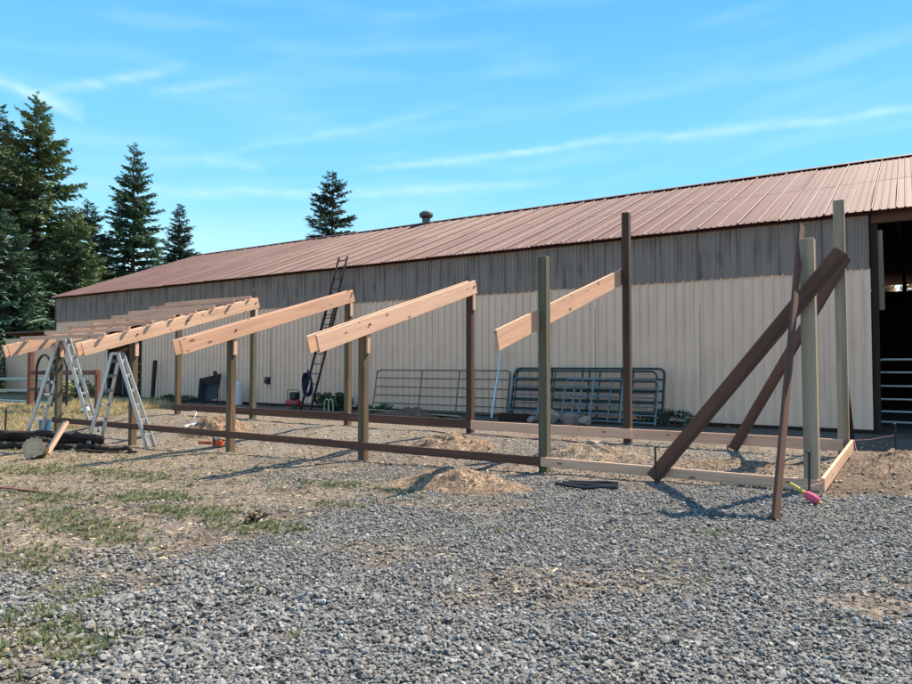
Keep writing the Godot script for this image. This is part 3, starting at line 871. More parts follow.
func make_braces() -> void:
	var z := FRONT_Z + 0.07 + 0.065
	var b1 := board("brace_board", Vector3(-2.93, -0.02, z + 0.02), Vector3(-0.66, 2.84, z), 0.185, 0.04, Vector3(1, -1, 0), M.brown, self)
	tag(b1, "wide dark brown brace board slanting across the front corner post", "board", "brace boards")
	var z2 := BACK_Z + 0.07 + 0.065
	var b2 := board("brace_board", Vector3(-2.63, 0.03, z2 + 0.02), Vector3(-0.86, 3.25, z2), 0.17, 0.04, Vector3(1, -1, 0), M.brown, self)
	tag(b2, "dark brown brace board slanting up to the tall rear corner post", "board", "brace boards")
	var b3 := board("brace_board", Vector3(-1.13, 0.0, -7.28), Vector3(-1.135, 3.26, -9.6), 0.10, 0.04, Vector3(0.28, 0, -0.95), M.brown, self)
	tag(b3, "narrow brown brace board standing in the gravel, leaning against the front corner post", "board", "brace boards")
	var b4 := board("brace_board", Vector3(-0.98, 0.0, -15.3), Vector3(-1.02, 2.62, -12.98), 0.14, 0.04, Vector3(1, 0, 0), M.dark_wood, self)
	tag(b4, "dark brace board behind the tall rear corner post, sloping back to the ground", "board", "brace boards")
	b4.rotate_object_local(Vector3.UP, 1.4)
	# silver pole leaning on the siding
	var pole := thing("leaning_pole", "thin silver pole leaning on the cream siding between single gate and gate stack", "pole", Vector3(-9.95, 0, -16.85))
	var zz := Vector3(-0.05, 2.35, -0.80)
	put(tube([Vector3.ZERO, zz * 0.55], 0.035, 10), "outer_tube", M.galv, pole)
	put(tube([zz * 0.5, zz], 0.027, 10), "inner_tube", M.galv, pole)
	put(lathe([Vector2(0.0, 0.0), Vector2(0.05, 0.0), Vector2(0.05, 0.012), Vector2(0.0, 0.014)], 12), "foot", M.black, pole)

# ------------------------------------------------------------------ things along the wall
func ladder_straight(t: Node3D, a: Vector3, b: Vector3, width: float, side: Vector3, m: Material, rungs: int, deep := 0.09) -> void:
	var h := side.normalized() * width * 0.5
	var nrm := side.cross(b - a).normalized()
	for s in [-1.0, 1.0]:
		board("rail", a + h * s, b + h * s, 0.03, deep, side, m, t, "", 0.003)
	var rm := tube([-h * 0.97, h * 0.97], 0.017, 6)
	for k in rungs:
		var p := a.lerp(b, (k + 0.6) / rungs)
		put(rm, "rung", m, t, Transform3D(Basis(), p))

func make_wall_items() -> void:
	# long dark ladder against the eave
	var lad := thing("extension_ladder", "long dark brown ladder leaning on the barn eave and rising above it", "ladder", Vector3(-16.95, 0, -16.5))
	ladder_straight(lad, Vector3(0, 0, 0), Vector3(0.66, 4.0, -0.72), 0.46, Vector3.RIGHT, M.ladder_brown, 12)
	ladder_straight(lad, Vector3(0.30, 1.9, -0.28), Vector3(0.84, 5.2, -0.88), 0.38, Vector3.RIGHT, M.ladder_brown, 10, 0.07)
	var hose := thing("hanging_hose", "dark blue coil of hose hanging on the leaning ladder", "hose", Vector3(-16.83, 1.05, -16.58))
	for k in 5:
		var pts := []
		for q in 17:
			var an := TAU * q / 16.0
			pts.append(Vector3(cos(an) * (0.15 + 0.012 * k), sin(an) * (0.36 + 0.02 * (k % 3)) - 0.2, 0.05 + 0.035 * k + 0.03 * sin(an * 2.0 + k)))
		put(tube(pts, 0.026, 7), "coil", M.navy, hose)
	put(tube([Vector3(-0.1, 0.2, 0), Vector3(0, 0.28, 0.1), Vector3(0.1, 0.2, 0.2)], 0.03, 7), "coil", M.navy, hose)
	# small red compressor beside the ladder foot
	var cmp := thing("air_compressor", "small red and black air compressor at the foot of the leaning ladder", "compressor", Vector3(-17.75, gh(-17.75, -16.7), -16.7))
	put(lathe([Vector2(0, 0.32), Vector2(0.1, 0.3), Vector2(0.13, 0.24), Vector2(0.13, -0.24), Vector2(0.1, -0.3), Vector2(0, -0.32)], 16), "tank", M.red, cmp, Transform3D(Basis(Vector3.FORWARD, PI / 2), Vector3(0, 0.2, 0)))
	put(cbox(Vector3(0.3, 0.24, 0.24), 0.03), "motor", M.black, cmp, Transform3D(Basis(), Vector3(0.05, 0.45, 0)))
	put(tube([Vector3(-0.3, 0.3, 0), Vector3(-0.32, 0.62, 0), Vector3(0.0, 0.66, 0), Vector3(0.3, 0.62, 0), Vector3(0.3, 0.3, 0)], 0.014, 6), "handle", M.black, cmp)
	for s in [-1.0, 1.0]:
		put(lathe([Vector2(0, 0.03), Vector2(0.08, 0.03), Vector2(0.1, 0), Vector2(0.08, -0.03), Vector2(0, -0.03)], 14), "wheel", M.black, cmp, Transform3D(Basis(Vector3.RIGHT, PI / 2), Vector3(0.2, 0.09, 0.15 * s)))
	# wheelbarrow tipped against the wall
	var wb := thing("wheelbarrow", "black wheelbarrow tipped up against the barn wall behind a post", "wheelbarrow", Vector3(-22.4, 0, -16.75))
	var tr := start()
	var outer := [[-0.45, -0.6], [0.45, -0.6], [0.38, 0.62], [-0.38, 0.62]]
	var inner := [[-0.28, -0.36], [0.28, -0.36], [0.24, 0.3], [-0.24, 0.3]]
	for side in [0.0, 0.012]:
		for k in 4:
			var a0: Array = outer[k]; var a1: Array = outer[(k + 1) % 4]; var i0: Array = inner[k]; var i1: Array = inner[(k + 1) % 4]
			var p := [Vector3(a0[0], 0, a0[1]), Vector3(a1[0], 0, a1[1]), Vector3(i1[0], -0.28 - side, i1[1]), Vector3(i0[0], -0.28 - side, i0[1])]
			quad(tr, p[0], p[1], p[2], p[3], (p[1] - p[0]).cross(p[3] - p[0]).normalized() * (1.0 if side == 0.0 else -1.0))
		quad(tr, Vector3(-0.28, -0.28 - side, -0.36), Vector3(0.28, -0.28 - side, -0.36), Vector3(0.24, -0.28 - side, 0.3), Vector3(-0.24, -0.28 - side, 0.3), Vector3.UP if side == 0.0 else Vector3.DOWN)
	var tilt := Transform3D(Basis(Vector3.RIGHT, 1.0).rotated(Vector3.UP, 0.5).rotated(Vector3.BACK, 0.25), Vector3(0, 0.62, 0))
	put(tr.commit(), "tray", M.black, wb, tilt)
	put(tube([tilt * Vector3(-0.1, -0.34, -0.9), tilt * Vector3(-0.25, -0.31, 0.2), tilt * Vector3(-0.33, -0.2, 0.95)], 0.02, 6), "handle", M.dark_wood, wb)
	put(tube([tilt * Vector3(0.1, -0.34, -0.9), tilt * Vector3(0.25, -0.31, 0.2), tilt * Vector3(0.33, -0.2, 0.95)], 0.02, 6), "handle", M.dark_wood, wb)
	put(lathe([Vector2(0, 0.04), Vector2(0.14, 0.04), Vector2(0.19, 0.02), Vector2(0.19, -0.02), Vector2(0.14, -0.04), Vector2(0, -0.04)], 18), "wheel", M.black, wb, tilt * Transform3D(Basis(Vector3.FORWARD, PI / 2), Vector3(0, -0.36, -0.92)))
	# white drum
	var dr := thing("plastic_drum", "narrow white plastic drum against the barn wall right of the wheelbarrow", "drum", Vector3(-21.35, gh(-21.35, -17.2), -17.2))
	put(lathe([Vector2(0, 0), Vector2(0.2, 0), Vector2(0.22, 0.03), Vector2(0.22, 0.4), Vector2(0.23, 0.43), Vector2(0.22, 0.46), Vector2(0.22, 0.8), Vector2(0.19, 0.86), Vector2(0, 0.87)], 22), "barrel", M.white, dr)
	put(lathe([Vector2(0.05, 0.86), Vector2(0.05, 0.9), Vector2(0, 0.905)], 12), "cap", M.white, dr)
	# outlet box on the siding
	var ob := thing("outlet_box", "small black electrical box fixed low on the cream siding", "electrical box", Vector3(-20.25, 0.92, WALL_Z + 0.06))
	put(cbox(Vector3(0.24, 0.26, 0.1), 0.015), "box", M.black, ob)
	put(cbox(Vector3(0.16, 0.16, 0.03), 0.01), "cover", M.black_steel, ob, Transform3D(Basis(Vector3.RIGHT, -0.5), Vector3(0.0, 0.02, 0.08)))
	# green weeds by the ladder with a pale hose in front
	bush("weed_clump", "dark green weed heap at the wall right of the ladder foot", Vector3(-16.1, 0, -16.95), Vector3(0.95, 0.75, 0.35), 9, 1500, 0.05, Color(0.05, 0.08, 0.035), 301, "weeds along the barn wall")
	var ph := thing("garden_hose", "two pale green hose loops standing in front of the dark weeds", "hose", Vector3(-15.75, 0.0, -16.35))
	for k in 2:
		var pts := []
		for q in 9:
			var an := PI * q / 8.0
			pts.append(Vector3(cos(an) * 0.09 + 0.2 * k - 0.1, sin(an) * 0.1 + 0.3, 0.02 * k))
		pts.push_front(pts[0] + Vector3(0.02, -0.3, 0)); pts.append(pts[-1] + Vector3(-0.02, -0.3, 0))
		put(tube(pts, 0.015, 6), "loop", M.pale_green, ph)
	bush("weed_clump", "weeds at the left foot of the single brown gate", Vector3(-14.1, 0, -16.75), Vector3(0.75, 0.45, 0.25), 6, 900, 0.045, Color(0.06, 0.09, 0.04), 302, "weeds along the barn wall")
	bush("weed_clump", "weeds at the right end of the gate stack", Vector3(-5.0, 0, -17.2), Vector3(0.9, 0.42, 0.25), 7, 900, 0.045, Color(0.07, 0.085, 0.045), 303, "weeds along the barn wall")
	bush("weed_clump", "low weeds below the wheelbarrow along the barn wall", Vector3(-24.2, 0, -17.2), Vector3(1.9, 0.35, 0.3), 10, 1300, 0.05, Color(0.06, 0.085, 0.04), 304, "weeds along the barn wall")
	# pale plank and small stones by the first gate
	var pl := board("loose_plank", Vector3(-13.9, 0.12, -16.2), Vector3(-10.2, 0.1, -15.6), 0.18, 0.04, Vector3(0, 0.3, 1), M.grey_wood, self)
	tag(pl, "weathered pale plank lying on the ground in front of the single brown gate", "plank")
	gate_node("pipe_gate", "single brownish pipe gate leaning on the cream siding behind the dark rear post", Vector3(-12.15, 0.02, -17.2), 5.0, 1.34, 6, [0.02, 1.85, 3.25, 4.98], M.gate_brown, 0.2, 0.018)
	gate_node("pipe_gate", "rearmost dark green gate of the stack leaning on the siding", Vector3(-7.4, 0.02, -17.22), 4.3, 1.42, 6, [1.2, 2.1, 3.2], M.gate_green, 0.22, 0.024)
	gate_node("pipe_gate", "second dark green gate of the stack, shifted a little right", Vector3(-7.3, 0.02, -17.08), 4.2, 1.42, 6, [1.0, 2.2, 3.4], M.gate_green, 0.24, 0.024)
	gate_node("pipe_gate", "third dark green gate of the stack, behind the bluish front panels", Vector3(-7.42, 0.02, -16.97), 4.1, 1.36, 6, [1.3, 2.6], M.gate_green, 0.26, 0.022)
	gate_node("pipe_gate", "bluish steel pipe panel in the front of the gate stack, left", Vector3(-7.95, 0.02, -16.8), 2.9, 1.18, 6, [0.9, 1.9, 2.1], M.gate_blue, 0.3, 0.018)
	gate_node("pipe_gate", "bluish steel pipe panel in the front of the gate stack, right", Vector3(-6.5, 0.02, -16.72), 2.5, 1.16, 6, [0.8, 1.6], M.gate_blue, 0.3, 0.018)
	# rubble in front of the stack
	var names := ["largest pale concrete chunk in front of the gate stack", "brown stone right of the largest concrete chunk", "small flat stone left of the concrete chunks", "low grey stone at the right end of the rubble"]
	var spots := [[-7.7, -15.9, 0.52, Color(0.32, 0.25, 0.2)], [-7.15, -16.05, 0.46, Color(0.24, 0.16, 0.12)], [-8.2, -16.0, 0.3, Color(0.26, 0.2, 0.16)], [-6.75, -15.85, 0.36, Color(0.30, 0.23, 0.18)]]
	for k in 4:
		var s: Array = spots[k]
		var m := rock_mesh(900 + k, 1)
		var o := put(m, "rubble_stone", mat(s[3], 0.9), self, Transform3D(Basis(Vector3.UP, k * 1.7).scaled(Vector3(s[2], s[2] * 0.8, s[2])), Vector3(s[0], gh(s[0], s[1]) + s[2] * 0.35, s[1])))
		tag(o, names[k], "stone", "rubble by the gates")
	var blk := board("wood_block", Vector3(-9.3, 0.1, -16.2), Vector3(-8.5, 0.1, -16.25), 0.22, 0.2, Vector3.UP, M.dark_wood, self)
	tag(blk, "dark timber block at the left foot of the gate stack", "block")
	var flat := put(rock_mesh(950, 1), "flat_stone", mat(Color(0.38, 0.3, 0.22), 0.9), self, Transform3D(Basis().scaled(Vector3(0.5, 0.1, 0.22)), Vector3(-4.95, gh(-4.95, -12.3) + 0.03, -12.3)))
	tag(flat, "flat pale slab beside the tall dark brown rear post", "stone")

func rock_mesh(seed_: int, detail := 0) -> ArrayMesh:
	var r := RandomNumberGenerator.new(); r.seed = seed_
	var p := (1.0 + sqrt(5.0)) / 2.0
	var base := [Vector3(-1, p, 0), Vector3(1, p, 0), Vector3(-1, -p, 0), Vector3(1, -p, 0), Vector3(0, -1, p), Vector3(0, 1, p), Vector3(0, -1, -p), Vector3(0, 1, -p), Vector3(p, 0, -1), Vector3(p, 0, 1), Vector3(-p, 0, -1), Vector3(-p, 0, 1)]
	var idx := [0, 11, 5, 0, 5, 1, 0, 1, 7, 0, 7, 10, 0, 10, 11, 1, 5, 9, 5, 11, 4, 11, 10, 2, 10, 7, 6, 7, 1, 8, 3, 9, 4, 3, 4, 2, 3, 2, 6, 3, 6, 8, 3, 8, 9, 4, 9, 5, 2, 4, 11, 6, 2, 10, 8, 6, 7, 9, 8, 1]
	# cut by a few random planes so that the stone has flat broken faces
	var planes := []
	for k in 7: planes.append([Vector3(r.randfn(), r.randfn(), r.randfn()).normalized(), r.randf_range(0.3, 0.7)])
	var shape := func(v: Vector3) -> Vector3:
		v = v.normalized()
		for q in planes:
			var d: float = v.dot(q[0]) - q[1]
			if d > 0.0: v -= q[0] * d
		return v
	var pts := []
	for v: Vector3 in base:
		pts.append(v.normalized().rotated(Vector3.UP, r.randf() * 0.3) * r.randf_range(0.8, 1.15))
	var tris := []
	for i in range(0, idx.size(), 3): tris.append([pts[idx[i]], pts[idx[i + 1]], pts[idx[i + 2]]])
	for d in detail:
		var nt := []
		for t in tris:
			var ab: Vector3 = (t[0] + t[1]).normalized(); var bc: Vector3 = (t[1] + t[2]).normalized(); var ca: Vector3 = (t[2] + t[0]).normalized()
			nt.append_array([[t[0], ab, ca], [ab, t[1], bc], [ca, bc, t[2]], [ab, bc, ca]])
		tris = nt
	var st := start()
	for t in tris:
		var a: Vector3 = shape.call(t[0]) * 0.6; var b: Vector3 = shape.call(t[1]) * 0.6; var c: Vector3 = shape.call(t[2]) * 0.6
		var n := (b - a).cross(c - a)
		if n.length() < 1e-6: continue
		n = n.normalized()
		if n.dot(a + b + c) < 0: n = -n
		tri(st, a, b, c, n, Vector2.ZERO, Vector2.RIGHT, Vector2.ONE)
	return st.commit()

# ------------------------------------------------------------------ left side
func step_ladder(label: String, front: Vector3, top: Vector3, rear: Vector3, width: float, rungs: int) -> void:
	var t := thing("step_ladder", label, "ladder", Vector3(front.x, 0, front.z), "aluminium step ladders")
	var o := t.position
	var dirn := Vector3(rear.x - front.x, 0, rear.z - front.z).normalized()
	var side := Vector3(-dirn.z, 0, dirn.x)
	for leg in [[front, top + dirn * -0.06, 1.0], [rear, top + dirn * 0.06, 0.62]]:
		var a: Vector3 = leg[0] - o
		var b: Vector3 = leg[1] - o
		for s in [-1.0, 1.0]:
			var foot: Vector3 = a + side * s * width * 0.5 * leg[2]
			var head: Vector3 = b + side * s * width * 0.33 * leg[2]
			board("rail", foot, head, 0.035, 0.085, side, M.alu, t, "", 0.003)
			put(cbox(Vector3(0.06, 0.04, 0.11), 0.006), "foot", M.black, t, Transform3D(Basis(), foot + Vector3(0, -0.005, 0)))
		for k in rungs:
			var f := (k + 0.8) / (rungs + 0.3)
			var p := a.lerp(b, f)
			var hw: float = lerpf(width * 0.5, width * 0.33, f) * leg[2] * 0.98
			board("rung", p - side * hw, p + side * hw, 0.03, 0.07, dirn, M.alu, t, "", 0.003)
	put(cbox(Vector3(0.16, 0.07, width * 0.74), 0.01), "hinge", M.alu, t, Transform3D(Basis(dirn, Vector3.UP, dirn.cross(Vector3.UP)), top - o + Vector3(0, 0.0, 0)))

func make_left_items() -> void:
	step_ladder("taller aluminium step ladder straddling the farthest front post", Vector3(-19.3, gh(-19.3, -9.0), -9.0), Vector3(-18.5, 2.16, -9.38), Vector3(-17.6, gh(-17.6, -9.8), -9.8), 0.48, 8)
	step_ladder("shorter aluminium step ladder under the third rafter pair", Vector3(-15.95, gh(-15.95, -8.8), -8.8), Vector3(-15.35, 1.76, -9.0), Vector3(-14.55, gh(-14.55, -9.35), -9.35), 0.42, 6)
	var names := ["longest dark log of the pile at the left, on top", "dark log lying lowest in front of the pile", "dark log at the back of the pile", "short dark log at the right end of the pile, near the shorter step ladder", "dark log running out of the picture at the left edge", "thin dark log slanting across the middle of the pile", "broken dark branch lying right of the pile"]
	var logs := [[-19.6, -8.0, -15.0, -8.6, 0.26, 0.10], [-18.6, -7.5, -15.6, -8.1, 0.07, 0.085], [-20.6, -8.5, -15.8, -8.95, 0.09, 0.11], [-15.7, -8.35, -13.9, -8.45, 0.06, 0.07], [-22.3, -7.4, -18.6, -7.5, 0.1, 0.11], [-18.2, -8.35, -16.0, -7.95, 0.2, 0.06], [-15.2, -8.0, -13.3, -8.3, 0.03, 0.035]]
	for k in logs.size():
		var l: Array = logs[k]
		var o := put(rough_log(Vector2(l[0], l[1]), Vector2(l[2], l[3]), l[4], l[5], 40 + k), "log", M.dark_bark, self)
		tag(o, names[k], "log", "dark logs on the ground")
	# cut log round and the split stick leaning on it
	var lr := thing("log_round", "short pale grey log round lying in front of the dark logs", "log", Vector3(-14.55, gh(-14.55, -6.85) + 0.19, -6.85))
	var rb := Basis(Vector3.RIGHT, 1.25).rotated(Vector3.UP, 0.85)
	var rn := ns(77, 2.2, 4)
	var bk := start()
	var f1 := start()
	var f2 := start()
	var rim := func(k: int, y: float) -> Vector3:
		var an := TAU * k / 28.0
		var r := 0.185 * (1.0 + 0.38 * rn.get_noise_3d(cos(an) * 0.9, y * 1.5, sin(an) * 0.9)) + (0.012 if k % 3 == 0 else 0.0)
		return Vector3(cos(an) * r, y + 0.03 * rn.get_noise_2d(cos(an), sin(an) + 5.0), sin(an) * r)
	for k in 28:
		for j in 4:
			var y0 := -0.15 + j * 0.075
			var q := [rim.call(k, y0), rim.call(k + 1, y0), rim.call(k + 1, y0 + 0.075), rim.call(k, y0 + 0.075)]
			quad(bk, q[0], q[1], q[2], q[3], (q[0] + q[2]).slide(Vector3.UP).normalized(), Vector2(k * 0.05, y0), Vector2(k * 0.05 + 0.05, y0), Vector2(k * 0.05 + 0.05, y0 + 0.075), Vector2(k * 0.05, y0 + 0.075))
		var c := Vector3(0, 0.17, 0)
		tri(f1, c, rim.call(k, 0.15), rim.call(k + 1, 0.15), Vector3.UP, Vector2.ZERO, Vector2(0.2, k * 0.1), Vector2(0.2, k * 0.1 + 0.1))
		tri(f2, -c, rim.call(k, -0.15), rim.call(k + 1, -0.15), Vector3.DOWN, Vector2.ZERO, Vector2(0.2, k * 0.1), Vector2(0.2, k * 0.1 + 0.1))
	put(bk.commit(), "bark", M.bark, lr, Transform3D(rb, Vector3.ZERO))
	put(f1.commit(), "cut_face", M.grey_wood, lr, Transform3D(rb, Vector3.ZERO))
	put(f2.commit(), "cut_face", M.grey_wood, lr, Transform3D(rb, Vector3.ZERO))
	var sp := board("split_stick", Vector3(-14.62, gh(-14.6, -7.1) + 0.06, -7.1), Vector3(-14.75, gh(-14.6, -7.1) + 0.68, -7.55), 0.12, 0.09, Vector3.RIGHT, M.fir, self, "", 0.02)
	tag(sp, "short reddish split stick leaning up behind the log round", "stick")
	var bu := thing("bucket", "blue bucket on the ground behind the taller step ladder", "bucket", Vector3(-20.5, gh(-20.5, -9.9), -9.9))
	put(lathe([Vector2(0, 0.01), Vector2(0.13, 0.01), Vector2(0.13, 0.0), Vector2(0.16, 0.36), Vector2(0.17, 0.36), Vector2(0.17, 0.39), Vector2(0.155, 0.39), Vector2(0.125, 0.03), Vector2(0, 0.03)], 20), "pail", M.blue, bu)
	put(tube([Vector3(-0.165, 0.36, 0), Vector3(-0.12, 0.3, 0.12), Vector3(0, 0.27, 0.18), Vector3(0.12, 0.3, 0.12), Vector3(0.165, 0.36, 0)], 0.006, 5), "handle", M.galv, bu)
	# chainsaw
	var cs := thing("chainsaw", "orange chainsaw lying on the dirt left of a front post", "chainsaw", Vector3(-12.75, gh(-12.75, -9.75), -9.75))
	cs.rotation.y = 0.25
	cs.scale = Vector3.ONE * 0.8
	put(cbox(Vector3(0.3, 0.2, 0.2), 0.04), "body", M.orange, cs, Transform3D(Basis(), Vector3(0.05, 0.13, 0)))
	put(cbox(Vector3(0.14, 0.09, 0.16), 0.02), "engine_cover", M.white, cs, Transform3D(Basis(), Vector3(0.0, 0.26, 0)))
	put(cbox(Vector3(0.44, 0.09, 0.025), 0.008), "bar_cover", M.orange, cs, Transform3D(Basis(), Vector3(-0.34, 0.12, 0.06)))
	put(tube([Vector3(0.02, 0.1, 0.12), Vector3(-0.02, 0.3, 0.12), Vector3(-0.03, 0.36, 0.05), Vector3(-0.03, 0.36, -0.08), Vector3(0.0, 0.2, -0.12)], 0.017, 7), "front_handle", M.black, cs)
	put(tube([Vector3(0.18, 0.2, 0), Vector3(0.32, 0.2, 0), Vector3(0.4, 0.14, 0), Vector3(0.38, 0.05, 0), Vector3(0.2, 0.04, 0)], 0.02, 7), "rear_handle", M.black, cs)
	# white lid with a loop of hose
	var lid := put(lathe([Vector2(0, 0.02), Vector2(0.2, 0.02), Vector2(0.22, 0.035), Vector2(0.23, 0.0)], 20), "plastic_disc", M.white, self, Transform3D(Basis(Vector3.RIGHT, 0.25), Vector3(-15.7, gh(-15.7, -11.3) + 0.05, -11.3)))
	tag(lid, "white round plastic disc lying on the dirt beside the orange mound", "disc")
	var wh := []
	for q in 17:
		var an := PI * q / 16.0
		wh.append(Vector3(-16.5 - cos(an) * 0.34 + 0.1 * sin(an), gh(-16.5, -11.7) + 0.01 + 0.3 * sin(an), -11.7 + 0.12 * cos(an * 2.0)))
	var hl := put(tube(wh, 0.009, 6), "hose_loop", M.white, self)
	tag(hl, "thin white hose arching from the dirt beside a rear post", "hose")
	# rusty rail fence, its post and a black hoop feeder
	var rf := thing("rusty_fence", "rusty brown fence with a tall red post and one rail beside the white shed", "fence", Vector3(-27.0, 0, -12.5))
	put(cbox(Vector3(0.2, 2.1, 0.16), 0.015), "post", M.rust, rf, Transform3D(Basis(), Vector3(0.0, 0.95, 0)))
	put(cbox(Vector3(0.14, 1.5, 0.14), 0.015), "post", M.rust, rf, Transform3D(Basis(), Vector3(4.5, 0.6, 0)))
	board("rail", Vector3(0.1, 1.22, 0.1), Vector3(4.6, 1.25, 0.1), 0.15, 0.05, Vector3.UP, M.rust, rf)
	board("rail", Vector3(0.1, 0.62, 0.1), Vector3(1.3, 0.62, 0.1), 0.13, 0.05, Vector3.UP, M.rust, rf)
	var fd := thing("hoop_rack", "black hooped steel rack standing behind the taller step ladder", "rack", Vector3(-25.4, 0.05, -12.2))
	for k in 2:
		var pts := []
		for q in 11:
			var an := PI * q / 10.0
			pts.append(Vector3(-cos(an) * 0.55, 1.2 + sin(an) * 0.6, -0.5 * k))
		pts.push_front(Vector3(-0.55, 0.0, -0.5 * k)); pts.append(Vector3(0.55, 0.0, -0.5 * k))
		put(tube(pts, 0.045, 8), "hoop", M.black_steel, fd)
	for yy: float in [0.5, 1.2]:
		put(tube([Vector3(-0.55, yy, 0), Vector3(-0.55, yy, -0.5)], 0.03, 6), "crossbar", M.black_steel, fd)
		put(tube([Vector3(0.55, yy, 0), Vector3(0.55, yy, -0.5)], 0.03, 6), "crossbar", M.black_steel, fd)
		put(tube([Vector3(-0.55, yy, 0), Vector3(0.55, yy, 0)], 0.025, 6), "crossbar", M.black_steel, fd)
	gate_node("pipe_gate", "pale green pipe gate at the left edge in front of the pale bush", Vector3(-31.0, 0.0, -13.3), 6.4, 0.92, 3, [2.0, 6.3], M.fence_green, 0.0, 0.04, 0.1)
	var gp := put(tube([Vector3(-27.75, -0.1, -12.9), Vector3(-27.75, 0.72, -12.9)], 0.06, 10), "marker_post", M.white, self)
	tag(gp, "short white post at the end of the pale green gate", "post")
	var wbag := put(rock_mesh(970, 1), "white_sack", M.white, self, Transform3D(Basis().scaled(Vector3(0.55, 0.3, 0.3)), Vector3(-22.3, gh(-22.3, -12.0) + 0.1, -12.0)))
	tag(wbag, "white sack lying in the dry grass behind the step ladders", "sack")
	var dp := board("fence_post", Vector3(-26.9, -0.1, -17.3), Vector3(-26.95, 1.7, -17.45), 0.14, 0.12, Vector3.RIGHT, M.dark_wood, self)
	tag(dp, "dark wooden post leaning beside the small doorway in the barn wall", "post")
	bush("dead_weed", "dead brown weed clump standing in the green grass left of centre", Vector3(-5.75, gh(-5.75, -4.85), -4.85), Vector3(0.14, 0.17, 0.12), 6, 150, 0.022, Color(0.2, 0.12, 0.07), 311, "", true, "weed")
	var rod := board("rusty_strip", Vector3(-11.2, gh(-11.2, -4.6) + 0.02, -4.6), Vector3(-9.6, gh(-9.6, -4.75) + 0.02, -4.75), 0.05, 0.02, Vector3.BACK, M.rust, self)
	tag(rod, "rusty red strip lying on the dirt at the left edge", "strip")
	var tp := put(tube([Vector3(-21.5, -0.5, -9.3), Vector3(-21.45, 0.25, -9.3)], 0.025, 6), "fence_stake", M.black_steel, self)
	tag(tp, "short black stake in the straw at the far left", "stake")

# a crooked, rough-barked log lying along the ground
func rough_log(a: Vector2, b: Vector2, lift: float, rad: float, seed_: int) -> ArrayMesh:
	var n := ns(seed_, 3.0, 3)
	var st := start()
	var rings := 26
	var sides := 14
	var grid := []
	var dir2 := (b - a).normalized()
	var side := Vector3(-dir2.y, 0, dir2.x)
	for i in rings + 1:
		var f := float(i) / rings
		var p := a.lerp(b, f)
		var c := Vector3(p.x, lerpf(gh(a.x, a.y), gh(b.x, b.y), f) + lift + 0.05 * n.get_noise_2d(f * 1.2, 9.0), p.y) + side * 0.16 * n.get_noise_2d(f * 0.8, 3.0)
		var row := []
		for k in sides:
			var an := TAU * k / sides
			var d := side * cos(an) + Vector3.UP * sin(an)
			var r := rad * (1.0 - 0.3 * f) * (1.0 + 0.5 * n.get_noise_3d(cos(an) * 0.5, sin(an) * 0.5, f * 4.0))
			if i == 0 or i == rings: r *= 0.02
			row.append(c + d * r)
		grid.append(row)
	st.set_smooth_group(0)
	for i in rings:
		for k in sides:
			var k2 := (k + 1) % sides
			var q := [grid[i][k], grid[i][k2], grid[i + 1][k2], grid[i + 1][k]]
			for j in [0, 1, 2, 0, 2, 3]:
				st.set_uv(Vector2(0.5 * ((k + (1 if j == 1 or j == 2 else 0)) / float(sides)), (i + (1 if j >= 2 else 0)) * 0.2))
				st.add_vertex(q[j])
	st.index()
	st.generate_normals()
	return st.commit()

